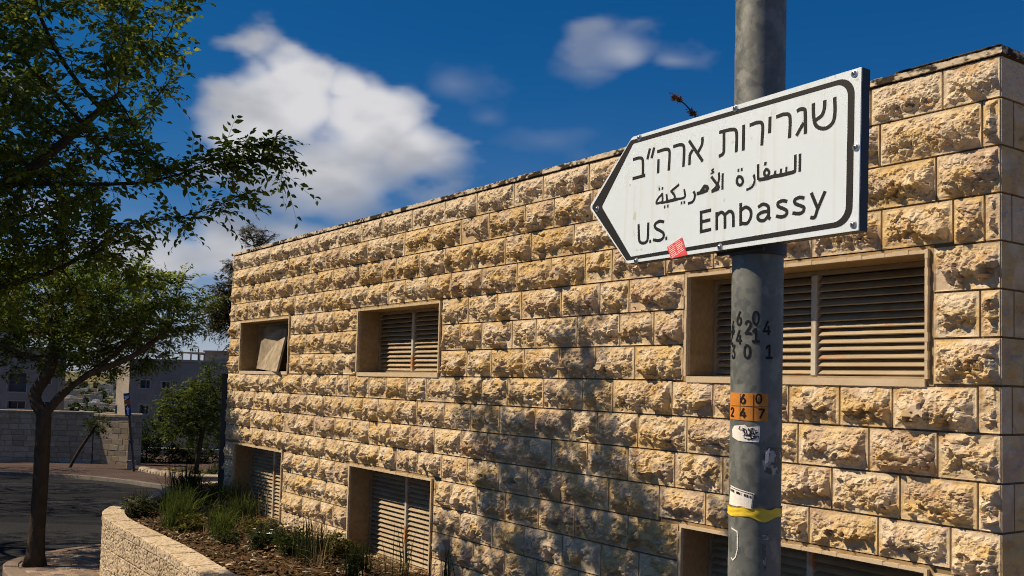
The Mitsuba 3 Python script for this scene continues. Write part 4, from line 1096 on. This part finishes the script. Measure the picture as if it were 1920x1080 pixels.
# the near tree: its trunk stands beyond the left edge of the picture, its crown hangs in
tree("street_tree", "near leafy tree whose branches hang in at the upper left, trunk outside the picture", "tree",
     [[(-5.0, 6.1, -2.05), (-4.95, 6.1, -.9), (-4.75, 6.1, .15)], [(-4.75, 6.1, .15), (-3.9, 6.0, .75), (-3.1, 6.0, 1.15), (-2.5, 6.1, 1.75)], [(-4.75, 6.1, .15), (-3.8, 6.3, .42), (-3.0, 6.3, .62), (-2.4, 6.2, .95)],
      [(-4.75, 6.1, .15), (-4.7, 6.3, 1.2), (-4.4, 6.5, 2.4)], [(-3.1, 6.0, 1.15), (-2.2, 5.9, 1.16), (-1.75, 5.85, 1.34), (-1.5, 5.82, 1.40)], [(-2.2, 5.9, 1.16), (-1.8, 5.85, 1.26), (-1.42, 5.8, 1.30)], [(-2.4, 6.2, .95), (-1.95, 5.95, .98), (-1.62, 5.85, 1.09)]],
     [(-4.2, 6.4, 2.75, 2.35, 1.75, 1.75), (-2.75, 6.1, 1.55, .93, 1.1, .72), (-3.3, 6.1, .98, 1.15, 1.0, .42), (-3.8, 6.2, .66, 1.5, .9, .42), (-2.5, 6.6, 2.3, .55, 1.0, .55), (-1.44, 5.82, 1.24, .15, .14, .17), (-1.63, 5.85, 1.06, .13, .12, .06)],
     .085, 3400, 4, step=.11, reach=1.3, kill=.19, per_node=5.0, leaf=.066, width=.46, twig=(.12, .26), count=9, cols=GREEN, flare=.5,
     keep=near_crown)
# the tree on the pavement edge, whole
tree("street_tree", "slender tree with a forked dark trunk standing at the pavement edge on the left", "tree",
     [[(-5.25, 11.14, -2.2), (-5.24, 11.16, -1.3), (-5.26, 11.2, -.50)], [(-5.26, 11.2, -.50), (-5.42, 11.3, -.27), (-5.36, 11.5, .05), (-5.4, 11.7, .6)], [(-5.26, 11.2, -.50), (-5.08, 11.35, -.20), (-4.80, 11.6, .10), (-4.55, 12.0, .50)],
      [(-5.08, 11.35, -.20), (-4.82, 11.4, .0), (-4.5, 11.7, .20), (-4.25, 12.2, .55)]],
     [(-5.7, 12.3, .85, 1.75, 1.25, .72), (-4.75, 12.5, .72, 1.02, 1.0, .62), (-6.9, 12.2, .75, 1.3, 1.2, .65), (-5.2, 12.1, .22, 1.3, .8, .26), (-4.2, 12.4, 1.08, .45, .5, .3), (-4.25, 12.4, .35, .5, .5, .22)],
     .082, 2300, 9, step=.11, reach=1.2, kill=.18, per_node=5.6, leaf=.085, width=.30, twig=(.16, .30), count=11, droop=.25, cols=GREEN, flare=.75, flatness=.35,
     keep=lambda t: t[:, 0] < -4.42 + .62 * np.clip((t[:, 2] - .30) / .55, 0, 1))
# more of the row outside the frame on the left; they shade the street
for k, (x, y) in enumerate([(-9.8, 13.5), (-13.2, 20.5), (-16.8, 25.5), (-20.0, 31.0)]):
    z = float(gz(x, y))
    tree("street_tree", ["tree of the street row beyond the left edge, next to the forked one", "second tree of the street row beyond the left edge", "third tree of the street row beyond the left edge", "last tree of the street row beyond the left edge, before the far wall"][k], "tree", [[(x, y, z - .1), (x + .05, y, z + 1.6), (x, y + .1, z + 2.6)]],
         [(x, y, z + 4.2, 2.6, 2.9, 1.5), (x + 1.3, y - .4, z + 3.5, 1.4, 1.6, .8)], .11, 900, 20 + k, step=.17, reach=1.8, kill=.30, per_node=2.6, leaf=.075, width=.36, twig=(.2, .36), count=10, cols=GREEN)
# small tree across the street, right of the blue sign
tree("small_tree", "small round tree across the street between the blue sign and the building", "tree", [[(-8.95, 28.4, -3.1), (-8.86, 28.35, -2.3), (-8.75, 28.3, -1.6)], [(-8.75, 28.3, -1.6), (-9.3, 28.2, -1.0)], [(-8.75, 28.3, -1.6), (-8.4, 28.3, -.6)]],
     [(-9.15, 28.3, -1.05, 1.0, 1.0, .95), (-8.6, 28.2, -.75, .75, .8, .95), (-8.45, 28.2, .05, .4, .5, .45), (-9.6, 28.2, -.75, .55, .6, .5)], .07, 900, 31, step=.12, reach=1.2, kill=.2, per_node=2.4, leaf=.12, width=.48, twig=(.2, .34), count=8, cols=[(.075, .105, .022), (.055, .085, .02), (.10, .13, .03)], droop=.35)
tree("leaning_tree", "thin leaning sapling with a tuft of leaves before the far stone wall", "tree", [[(-14.7, 33.2, -3.3), (-14.35, 33.2, -2.6), (-13.95, 33.2, -1.95)]], [(-13.85, 33.2, -1.72, .40, .4, .26)], .05, 60, 35, step=.1, reach=.9, kill=.13, per_node=2.2, leaf=.12, width=.4, twig=(.2, .34), count=8, cols=[(.04, .06, .02)], droop=.5)
for k, (x, y, z, a, c, lab, col) in enumerate([(-13.7, 37.6, -2.65, .95, 1.05, "dark green bush beside the end pier of the far wall", (.028, .05, .018)), (-12.3, 38.2, -3.1, 1.0, .6, "low dark bush before the garage doors across the street", (.035, .05, .02)),
                                               (-10.6, 39.5, -2.3, 1.7, 1.5, "dense dark bush behind the small tree", (.025, .042, .016))]):
    tree("bush", lab, "bush", [[(x, y, z - c - .2), (x, y, z - c * .4)]], [(x, y, z, a, a, c)], (.04), 520, 40 + k, step=.11, reach=1.4, kill=.16, per_node=2.2, leaf=.12, width=.45, twig=(.16, .28), count=7, cols=[col])
# feathery growth behind the far corner of the building, and plants rooted on its roof
tree("feathery_tree", "feathery olive tree peeping out behind the far corner of the building", "tree", [[(-3.9, 15.2, -2.4), (-3.95, 15.2, -.4), (-4.1, 15.2, .6)]], [(-4.40, 15.2, 1.10, .24, .4, .34), (-4.15, 15.2, 1.5, .22, .3, .25), (-4.05, 15.2, .6, .14, .3, .18), (-3.6, 15.3, 1.2, .5, .5, .6)], .06, 420, 50, step=.09, reach=1.0, kill=.11, per_node=5, leaf=.10, width=.22, twig=(.18, .34), count=16, droop=.75, cols=[(.075, .068, .032), (.055, .06, .03), (.095, .07, .035)], spread=.6)
pt = on_wall(8.72, TOP + .01, -.05)
tree("roof_plant", "dry bushy weed growing on the far left end of the roof edge", "plant", [[tuple(pt), tuple(pt + [-.02, .02, .05])]], [(pt[0] + .04, pt[1], pt[2] + .14, .22, .12, .12), (pt[0] - .10, pt[1] + .05, pt[2] + .20, .10, .1, .10)], .012, 160, 61, step=.035, reach=.4, kill=.05, per_node=5, leaf=.026, width=.35, twig=(.04, .08), count=7, cols=[(.10, .10, .05), (.14, .11, .07), (.08, .09, .045)], thin=.008)
pt = on_wall(9.28, TOP - .10, .0)
tree("roof_plant", "small dry weed hanging at the far left top corner of the wall", "plant", [[tuple(pt), tuple(pt + [-.05, .03, -.02])]], [(pt[0] - .07, pt[1] + .03, pt[2] - .04, .08, .08, .11)], .008, 60, 62, step=.03, reach=.3, kill=.045, per_node=5, leaf=.024, width=.35, twig=(.04, .07), count=6, cols=[(.08, .09, .045)], thin=.007)


def stalk_weed(label, base, pts, tufts, seed):
    rng = np.random.default_rng(seed)
    k = thing("dry_weed", label, "plant")
    p = smooth_line(np.array(pts) + base, 8)
    put("stalk", tube(p, np.linspace(.0065, .0035, len(p)), 5), "m_bark", k, smooth=True)
    for s in tufts:
        vs, fs, cs = [], [], []
        q = p[int(s * (len(p) - 1))]
        for _ in range(26):
            d = rng.normal(0, 1, 3) * [1, 1, .6]; d /= np.linalg.norm(d); e = np.cross(d, rng.normal(0, 1, 3)); e /= np.linalg.norm(e)
            o = q + rng.normal(0, .007, 3); l = rng.uniform(.014, .034)
            n = len(vs); vs += [o, o + d * l * .5 + e * l * .22, o + d * l, o + d * l * .5 - e * l * .22]; fs += [[n, n + 1, n + 2], [n, n + 2, n + 3]]; cs += [np.array([.12, .07, .045]) * rng.uniform(.7, 1.3)] * 4
        put("seed_head", trimesh.Trimesh(np.array(vs), fs, process=False), "m_leaf", k, color=np.array(cs))


b0 = on_wall(2.05, TOP, -.35)
stalk_weed("dry stalk with brown seed heads leaning over the roof edge, left of the pole", b0, [(.03, 0, 0), (.0, 0, .14), (-.03, 0, .20), (-.105, 0, .285), (-.175, 0, .325)], [.45, .58, .62, .9, .97, 1.0], 3)
stalk_weed("small dry sprig at the roof edge, right beside the pole", on_wall(1.38, TOP, -.3), [(.02, 0, 0), (.0, 0, .10), (-.03, 0, .22), (-.05, 0, .235)], [.9, .97, 1], 4)


# ------------------------------------------------------------------ plants of the bed
def grass_clump(label, x, y, n, height, lean, cols, seed, name="grass_clump", width=.007, group=None, z=None):
    rng = np.random.default_rng(seed)
    z = float(soil_z(np.array(x), np.array(y))) - .01 if z is None else z
    k = 7
    a = rng.uniform(0, 2 * np.pi, n); L = height * .9 * rng.uniform(.5, 1.1, n); le = np.abs(rng.normal(0, lean, n))
    o = np.c_[x + rng.normal(0, .045 * height / .3, n), y + rng.normal(0, .045 * height / .3, n), np.full(n, z)]
    s = np.linspace(0, 1, k)
    out = np.stack([np.cos(a), np.sin(a)], -1)
    hor = (L * le)[:, None] * (s ** 1.8)[None]
    ver = L[:, None] * (s[None] - .30 * np.clip(le, 0, 1.3)[:, None] * s[None] ** 2.4)
    c = o[:, None] + np.concatenate([out[:, None] * hor[..., None], ver[..., None]], -1)
    side = np.c_[-np.sin(a), np.cos(a), np.zeros(n)] ; side = side * np.cos(rng.uniform(-1, 1, n))[:, None] + np.c_[out, np.zeros(n)] * np.sin(rng.uniform(-1, 1, n))[:, None]
    w = width * rng.uniform(.6, 1.3, n)[:, None] * np.array([.7, 1, 1, .95, .8, .5, .06])[None]
    v = np.stack([c + side[:, None] * w[..., None] / 2, c - side[:, None] * w[..., None] / 2], 2)
    i = np.arange(k - 1); f0 = np.stack([2 * i, 2 * i + 1, 2 * i + 3, 2 * i + 2], -1); f0 = np.vstack([f0[:, [0, 1, 2]], f0[:, [0, 2, 3]]])
    f = (f0[None] + np.arange(n)[:, None, None] * 2 * k).reshape(-1, 3)
    col = np.array(cols)[rng.integers(0, len(cols), n)] * rng.uniform(.7, 1.3, (n, 1))
    col = np.repeat(col, 2 * k, 0)
    t = thing(name, label, "plant", group)
    put("blades", trimesh.Trimesh(v.reshape(-1, 3), f, process=False), "m_grass", t, color=col, kind="stuff")
    return t


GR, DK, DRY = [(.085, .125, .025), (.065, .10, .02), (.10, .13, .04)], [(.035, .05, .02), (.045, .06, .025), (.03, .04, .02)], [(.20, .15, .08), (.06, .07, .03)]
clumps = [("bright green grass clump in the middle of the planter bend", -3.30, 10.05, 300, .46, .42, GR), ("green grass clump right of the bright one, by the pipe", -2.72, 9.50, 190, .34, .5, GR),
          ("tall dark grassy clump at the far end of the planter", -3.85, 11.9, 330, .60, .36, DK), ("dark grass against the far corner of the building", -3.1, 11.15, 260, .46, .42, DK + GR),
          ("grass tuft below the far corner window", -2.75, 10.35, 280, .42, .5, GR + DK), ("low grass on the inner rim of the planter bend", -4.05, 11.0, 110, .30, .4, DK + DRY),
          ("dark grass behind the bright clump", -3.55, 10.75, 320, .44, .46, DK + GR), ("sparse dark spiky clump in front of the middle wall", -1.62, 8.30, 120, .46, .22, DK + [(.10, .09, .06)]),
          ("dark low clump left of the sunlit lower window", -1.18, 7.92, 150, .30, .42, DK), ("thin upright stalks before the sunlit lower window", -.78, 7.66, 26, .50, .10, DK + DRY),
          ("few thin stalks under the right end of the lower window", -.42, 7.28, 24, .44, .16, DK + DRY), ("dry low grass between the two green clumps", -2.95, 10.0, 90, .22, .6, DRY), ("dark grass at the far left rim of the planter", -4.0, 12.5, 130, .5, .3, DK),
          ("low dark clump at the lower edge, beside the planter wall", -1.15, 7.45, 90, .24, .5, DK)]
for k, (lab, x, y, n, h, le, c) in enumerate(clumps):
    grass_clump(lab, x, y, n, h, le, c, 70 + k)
grass_clump("pale dry stalks standing in the far corner window", -2.62, 10.72, 9, .55, .35, [(.33, .25, .15), (.26, .20, .12)], 95, "dry_stalk", .006)
# low leafy weeds and dead growth between them
g = np.random.default_rng(123)
spots = [(-3.75, 11.35), (-3.45, 10.45), (-3.1, 9.75), (-2.85, 10.05), (-3.95, 10.65), (-2.45, 9.75), (-3.3, 11.5), (-2.2, 9.3), (-3.65, 12.4), (-1.85, 8.6), (-2.95, 10.9), (-1.45, 8.55), (-2.55, 9.05)]
where = ["at the far rim", "behind the bright grass clump", "in front of the bright grass clump", "right of the bright grass clump", "at the inner bend of the wall", "below the corner window", "beside the dark post", "halfway along the bed", "at the far end of the bed", "right of the white flowers", "under the far corner window", "close to the building foot", "next to the irrigation pipe"]
for k, (x, y) in enumerate(spots):
    z = float(soil_z(np.array(x), np.array(y))); r = g.uniform(.10, .19)
    tree("weed", ["low dark green leafy weed ", "low grey green weed ", "small yellowing weed "][k % 3] + where[k], "plant", [[(x, y, z - .01), (x, y, z + .05)]], [(x, y, z + r * .65, r, r, r * .6)], .007, 90, 130 + k, step=.035, reach=.35, kill=.05, per_node=3.2, leaf=g.uniform(.03, .055), width=.4, twig=(.04, .09), count=6,
         cols=[[(.04, .065, .018), (.055, .085, .02)], [(.09, .10, .06), (.07, .085, .045)], [(.15, .14, .04), (.09, .10, .03)]][k % 3], thin=.008)
for k in range(9):
    x, y = [(-3.5, 10.2), (-2.6, 9.8), (-1.5, 8.1), (-2.2, 9.0), (-3.2, 11.0), (-1.0, 7.9), (-2.9, 9.6), (-.9, 7.5), (-3.8, 11.7)][k]
    grass_clump(["bent dead straw " + w for w in ("beside the bright grass", "below the corner window", "beside the spiky clump", "halfway along the bed", "at the building corner", "under the sunlit lower window", "near the pipe", "at the lower edge of the picture", "at the far end")][k], x, y, 26, g.uniform(.16, .34), 1.0, [(.36, .28, .17), (.25, .19, .11), (.16, .13, .07)], 150 + k, "dead_grass", .005)
# the little white flowering plant
rng = np.random.default_rng(77)
fx, fy = -2.14, 8.78; fz = float(soil_z(np.array(fx), np.array(fy)))
tree("flower_bush", "small plant with white flowers in the mulch", "plant", [[(fx, fy, fz - .01), (fx, fy, fz + .05)]], [(fx, fy, fz + .10, .11, .11, .08)], .008, 110, 78, step=.03, reach=.3, kill=.04, per_node=4, leaf=.03, width=.5, twig=(.03, .06), count=6, cols=[(.035, .06, .022), (.05, .075, .028)], thin=.008)
for k in range(9):
    o = np.array([fx, fy, fz + .165]) + rng.uniform(-1, 1, 3) * [.10, .10, .028]
    vs, fs = [], []
    for a in np.arange(6) * np.pi / 3:
        d = np.array([math.cos(a), math.sin(a), .25]); e = np.array([-math.sin(a), math.cos(a), 0]); n = len(vs)
        vs += [o, o + d * .010 + e * .006, o + d * .019, o + d * .010 - e * .006]; fs += [[n, n + 1, n + 2], [n, n + 2, n + 3]]
    put("flower", trimesh.Trimesh(np.array(vs), fs, process=False), "m_white_paint", "flower_bush")
# dark steel post beside the far corner
pst = thing("post", "dark square steel post standing close to the far corner of the building", "post")
put("shaft", bevel_box(np.array([-3.47, 12.05, 0]), np.array([1., 0, 0]), UP, np.array([0, -1., 0]), (-.035, .035), (-1.7, .02), (-.035, .035), .006), "m_dark_metal", pst)
put("cap", bevel_box(np.array([-3.47, 12.05, .02]), np.array([1., 0, 0]), np.array([0, 1., 0]), UP, (-.042, .042), (-.042, .042), (0, .014), .006), "m_dark_metal", pst)

# ------------------------------------------------------------------ across the street
FW = thing("stone_wall", "long retaining wall of grey stone courses across the street", "wall")
def wall_run(p0, p1, zt, zb, key, g, thick=.4, rows=.2):
    p0, p1 = np.array([*p0, 0.]), np.array([*p1, 0.]); L = np.linalg.norm(p1 - p0); d = (p1 - p0) / L; nn = np.array([d[1], -d[0], 0.])
    put("core", frame_box(p0, d, UP, nn, (0, L), (zb, zt), (-thick, -.02)), "m_mortar", key)
    z, r = zt, 0
    while z > zb + .02:
        s = -g.uniform(0, .3); z0 = max(z - rows, zb)
        while s < L:
            e = s + g.uniform(.26, .52); a, b = max(s, 0), min(e, L)
            if b - a > .03:
                put("stone", bevel_box(p0, d, UP, nn, (a + .004, b - .004), (z0 + .004, z - .004), (-.06, g.uniform(.0, .016)), .008), f"m_far_stone_{g.integers(0, 5)}", key)
            s = e
        z -= rows; r += 1
    s = 0
    while s < L - .01:
        e = min(s + g.uniform(.7, 1.0), L)
        put("capstone", bevel_box(p0, d, nn, UP, (s + .004, e - .004), (-thick - .03, .04), (zt, zt + .09), .012), f"m_far_stone_{g.integers(0, 3)}", key)
        s = e


g = np.random.default_rng(55)
wall_run((-20.6, 35.6), (-15.1, 36.0), -1.50, -3.5, FW, g)
wall_run((-15.06, 35.98), (-13.62, 35.55), -1.56, -3.5, FW, g)
wall_run((-13.60, 35.45), (-13.18, 35.62), -1.52, -3.5, FW, g)
# the rest of that wall beyond the picture
put("core", frame_box(np.array([-40., 34.2, 0]), np.array([.997, .072, 0]), UP, np.array([.072, -.997, 0]), (0, 19.4), (-3.6, -1.45), (-.4, 0)), "m_far_stone_0", FW)
# one-way sign
sp = thing("street_sign", "leaning dark post with a blue and orange sign and a white arrow, across the street", "sign")
p0, p1 = np.array([-12.02, 32.0, -3.25]), np.array([-12.38, 32.0, -.62])
put("post", tube(np.array([p0, (p0 + p1) / 2, p1]), .045, 10), "m_dark_metal", sp, smooth=40)
dz = (p1 - p0) / np.linalg.norm(p1 - p0); dx = np.array([dz[2], 0, -dz[0]]); dn = np.array([0, -1.0, 0])
def plate(z0, z1, m, lab=None):
    return put("plate", bevel_box(p1, dx, dz, dn, (-.10, .10), (z0, z1), (.05, .065), .006), m, sp, label=lab)
def on_plate(v): return p1 + v[:, :1] * dx + v[:, 1:2] * dz + (v[:, 2:3] + .0655) * dn
a = plate(-.21, 0, "m_blue_sign", "blue plate with white lines"); put("print", flat_poly(shapely.union_all([sbox(-.075, -.115, .075, -.09), sbox(-.06, -.155, .07, -.132), sbox(-.075, -.19, .04, -.172)]), .002, on_plate), "m_white_paint", a)
plate(-.375, -.22, "m_orange_sign", "orange plate")
a = plate(-.75, -.385, "m_blue_sign", "blue plate with a white arrow"); put("arrow", flat_poly(Polygon([(-.02, -.71), (.02, -.71), (.02, -.53), (.058, -.53), (0, -.43), (-.058, -.53), (-.02, -.53)]), .002, on_plate), "m_white_paint", a)
put("bracket", frame_box(p1, dx, dz, dn, (-.06, .06), (-1.62, -1.52), (-.06, .06)), "m_dark_metal", sp)
# white bollard-like box at the wall's foot
bxk = thing("meter_box", "small pale box at the foot of the far wall, beside the sign post", "box")
put("body", bevel_box(np.array([-12.75, 33.6, 0]), np.array([1., 0, 0]), UP, np.array([0, -1., 0]), (-.11, .11), (-3.35, -2.95), (-.1, .1), .015), "m_far_stone_3", bxk)
put("lid", bevel_box(np.array([-12.75, 33.6, -2.95]), np.array([1., 0, 0]), np.array([0, 1., 0]), UP, (-.125, .125), (-.115, .115), (0, .03), .01), "m_far_stone_0", bxk)
# low rough border stones of the bed across the street
bd = thing("stone_border", "low border of rough pale stones along the far bed, left of the small tree", "border")
line = LineString([(-12.0, 32.6), (-10.5, 30.5), (-9.0, 28.7), (-7.9, 27.2), (-6.6, 26.3), (-4.5, 26.0)])
s = 0
while s < line.length - .2:
    e = s + g.uniform(.22, .42); c = np.array(line.interpolate((s + e) / 2).coords[0])
    m = trimesh.creation.icosphere(2); v = np.array(m.vertices); v = np.sign(v) * np.abs(v) ** .6
    v = v * [(e - s) * .52, .16, g.uniform(.09, .15)] * (1 + .35 * (meshkit.noise(v * 1.7 + s * 9, 3)[:, None] - .5))
    q = np.array(line.interpolate(e).coords[0]) - np.array(line.interpolate(s).coords[0]); an = math.atan2(q[1], q[0])
    v = v @ np.array([[math.cos(an), math.sin(an), 0], [-math.sin(an), math.cos(an), 0], [0, 0, 1]]) + [*c, float(gz(*c)) + .06]
    put("stone", trimesh.Trimesh(v, m.faces, process=False), f"m_far_stone_{g.integers(1, 4)}", bd, smooth=True)
    s = e
bed2 = Polygon([(-11.7, 33.0), (-10.2, 31.0), (-8.8, 29.2), (-7.6, 27.7), (-6.4, 26.8), (-4.5, 26.5), (-4.5, 40), (-12.5, 42)])
m, col = chips(5200, bed2, (.1, .4), lambda x, y: gz(x, y) + .03, [(.12, .12, .05), (.20, .16, .08), (.07, .085, .03), (.26, .17, .06), (.10, .07, .04)], 91)
tag(put("ground_cover", m, "m_painted_vertex", color=col), "dry ground cover of the bed across the street", "ground cover", kind="stuff")
grass_clump("golden dry shrub across the street, right of the small tree", -8.0, 29.4, 260, .7, .6, [(.30, .15, .035), (.24, .13, .04), (.16, .11, .04)], 93, "dry_shrub", .03, z=float(gz(-8, 29.4)))
grass_clump("second golden dry shrub, close to the dark post", -7.3, 29.0, 220, .65, .6, [(.28, .15, .035), (.20, .12, .04)], 94, "dry_shrub", .03, z=float(gz(-7.3, 29)))
grass_clump("grey green agave clump left of the golden shrubs", -9.0, 30.6, 120, .55, .7, [(.12, .14, .08), (.09, .11, .06)], 96, "dry_shrub", .05, z=float(gz(-9, 30.6)))
# second low wall at the right of it
lw = thing("low_wall", "low smooth block wall at the end of the far bed", "wall")
put("block", bevel_box(np.array([-7.9, 26.9, 0]), np.array([1., 0, 0]), UP, np.array([0, -1., 0]), (-.7, 4.0), (-3.1, -2.74), (-.2, .2), .02), "m_far_stone_1", lw)
put("capstone", bevel_box(np.array([-7.9, 26.9, -2.74]), np.array([1., 0, 0]), np.array([0, 1., 0]), UP, (-.75, 4.05), (-.24, .24), (0, .06), .015), "m_far_stone_3", lw)

# apartment buildings
def window_at(parent, x0, x1, z0, z1, y, kind="m_window_dark", mull=True, deep=.18):
    w = numbered(f"{parent}__window"); tag(w)
    put("pane", bx(x0, x1, y + deep - .02, y + deep, z0, z1), kind, w)
    t = .07
    put("frame", [bx(x0 - t, x0, y - .03, y + deep, z0 - t, z1 + t), bx(x1, x1 + t, y - .03, y + deep, z0 - t, z1 + t), bx(x0, x1, y - .03, y + deep, z1, z1 + t), bx(x0, x1, y - .05, y + deep, z0 - t, z0)], "m_trim", w)
    if mull:
        put("mullion", bx((x0 + x1) / 2 - .02, (x0 + x1) / 2 + .02, y + deep - .05, y + deep - .021, z0, z1), "m_trim", w)
    return w


def facade(parent, x0, x1, z0, z1, y, holes, name="wall"):
    s = sbox(x0, z0, x1, z1).difference(shapely.union_all([sbox(a - .06, c - .06, b + .06, d + .06) for a, b, c, d in holes]))
    return put(name, flat_poly(s, .25, lambda v: np.c_[v[:, 0], y + .25 - v[:, 2], v[:, 1]][:, :3]), "m_apartment", parent)


A1 = thing("apartment_building", "grey stone apartment house behind the far wall at the left edge", "building")
h1 = [(-25.38, -24.44, -1.05, -.13), (-25.35, -24.45, -1.88, -1.53), (-23.72, -23.20, -.62, -.12), (-23.84, -23.24, -1.93, -1.52), (-28.2, -27.2, -1.05, -.13), (-31, -30, -1.05, -.13)]
m = facade(A1, -34, -22.6, -6.5, 1.07, 50, h1)
def slant(p, q, z0, z1, t=.25):
    p, q = np.array([*p, 0.]), np.array([*q, 0.]); L = np.linalg.norm(q - p); d = (q - p) / L
    return frame_box(p, d, UP, np.array([d[1], -d[0], 0.]), (0, L), (z0, z1), (-t, 0))


put("wall", [slant((-22.6, 50.02), (-28.5, 60), -6.5, 1.07), bx(-34, -28.5, 59.8, 60, -6.5, 1.07), bx(-34, -23.2, 50.6, 50.7, -6.5, 1.0)], "m_apartment", A1)
rf = put("roof", [trimesh.Trimesh(*(lambda m: (m.vertices + [0, 0, 1.07], m.faces))(trimesh.creation.extrude_polygon(Polygon([(-34.1, 49.9), (-22.5, 49.9), (-28.4, 60.1), (-34.1, 60.1)]), .15, engine='earcut')), process=False), bx(-34, -27.5, 52, 56, 1.22, 2.6)], "m_trim", A1)
for k, h in enumerate(h1):
    window_at(A1, *h, 50, "m_shutter" if k in (0, 3) else "m_window_dark", k != 0)
A2 = thing("apartment_building", "grey stone apartment house with flat stepped roof behind the small tree", "building")
h2 = [(-17.21, -16.75, -.64, -.28), (-16.19, -15.83, -.62, -.34), (-14.96, -14.64, -.61, -.27), (-17.18, -16.77, -1.83, -1.42), (-16.26, -15.83, -2.27, -1.47), (-14.9, -14.3, -2.2, -1.5), (-16.3, -15.6, -4.16, -3.75), (-15.12, -14.39, -4.13, -3.75), (-13.6, -13.1, -.6, -.25), (-13.6, -13.0, -2.0, -1.5), (-14, -13.3, -4.13, -3.75)]
facade(A2, -17.72, -6, -5.6, .62, 46, h2)
put("wall", [slant((-20.1, 50.5), (-17.73, 46.02), -5.6, .42), bx(-20.1, -17.3, 50.5, 50.7, -5.6, .42), bx(-17.5, -6, 46.9, 47, -5.6, .5), bx(-6.2, -6, 46.26, 58, -5.6, .6)], "m_apartment", A2)
rf = put("roof", [bx(-17.8, -5.9, 45.93, 58, .62, .72)], "m_trim", A2)
put("penthouse", [bx(-14.45, -6, 46.6, 56, .72, 1.13), bx(-14.5, -5.9, 46.5, 56.1, 1.13, 1.2)], "m_apartment", rf)
put("pergola", [bx(-15.68 + k * .41, -15.62 + k * .41, 47, 47.06, .72, 1.05) for k in range(4)] + [bx(-15.75, -14.4, 46.9, 50, 1.05, 1.11), bx(-15.1, -14.5, 48.5, 48.6, .72, 1.04)], "m_trim", rf)
put("vent_pipe", tube(np.array([(-15.2, 48, .7), (-15.2, 48, 1.32)]), .03, 6), "m_dark_metal", rf)
put("canopy", bx(-16.6, -12.5, 45.2, 46.0, -3.55, -3.35), "m_trim", A2)
for k, h in enumerate(h2):
    window_at(A2, *h, 46, "m_blue_door" if k in (6, 7, 10) else "m_shutter" if k % 3 == 0 else "m_window_dark", k not in (6, 7, 10))

# houses on the far hillside
HR = np.random.default_rng(14)
spots = []
tries = 0
TONE = ["pale beige", "sandy brown", "white", "darker brown"]
while len(spots) < 84 and tries < 6000:
    tries += 1
    az = math.radians(HR.uniform(-26.5, -20.0)); r = HR.uniform(720, 1750)
    x, y = r * math.sin(az), r * math.cos(az)
    if all(math.hypot(x - a, y - b) > 14 + r * .008 for a, b in spots):
        spots.append((x, y))
spots.sort(key=lambda s: s[0] ** 2 + s[1] ** 2)
for k, (x, y) in enumerate(spots):
    z = float(terrain(np.array(x), np.array(y))); wd, dp, ht = HR.uniform(8, 17), HR.uniform(8, 12), HR.uniform(4, 9)
    mt = HR.integers(0, 4)
    H = thing("hillside_house", f"{TONE[mt]} flat roofed house on the distant hillside, seen above the far wall", "house", f"{TONE[mt]} houses on the distant hillside")
    put("wall", bx(x - wd / 2, x + wd / 2, y, y + dp, z - 3, z + ht), f"m_house_{mt}", H)
    put("roof", [bx(x - wd / 2 - .2, x + wd / 2 + .2, y - .2, y + dp + .2, z + ht, z + ht + .45)] + ([bx(x - wd * .2, x + wd * .25, y + 2, y + dp - 1, z + ht + .45, z + ht + 2.6)] if HR.random() < .6 else []), f"m_house_{(mt + 2) % 4}" if HR.random() < .5 else "m_house_roof", H)
    nf = max(1, int(ht // 3)); nw = max(2, int(wd // 3.2))
    for fl in range(nf if x * x + y * y < 1000 ** 2 else 0):
        for q in range(nw):
            xx = x - wd / 2 + wd * (q + .5) / nw
            put("window", bx(xx - .6, xx + .6, y - .06, y + .05, z + .9 + fl * 3, z + 2.3 + fl * 3), "m_window_dark", H)
for k in range(110):
    az = math.radians(HR.uniform(-26.5, -20)); r = HR.uniform(650, 1750); x, y = r * math.sin(az), r * math.cos(az)
    z = float(terrain(np.array(x), np.array(y)))
    t = thing("hillside_tree", "dark tree among the houses on the distant hillside", "tree", "trees on the distant hillside")
    g2 = np.random.default_rng(300 + k); n = 120; h = HR.uniform(6, 13)
    q = g2.normal(0, 1, (n, 3)); q /= np.linalg.norm(q, axis=1, keepdims=True); q *= g2.random((n, 1)) ** .4
    c = q * [h * .42, h * .42, h * .45] + [x, y, z + h * .6]
    d = g2.normal(0, 1, (n, 3, 3)) * h * .11
    put("crown", trimesh.Trimesh((c[:, None] + d).reshape(-1, 3), np.arange(3 * n).reshape(-1, 3), process=False), "m_leaf", t, color=np.repeat(np.array([[.035, .05, .022]]) * g2.uniform(.6, 1.4, (n, 1)), 3, 0))
    put("trunk", tube(np.array([(x, y, z - .5), (x, y, z + h * .5)]), h * .03, 5), "m_bark", t)
for k in [k for k in scene if isinstance(scene[k], dict) and scene[k].get("type") == "ply" and "__" not in k and k not in labels]:
    print("unlabelled", k)
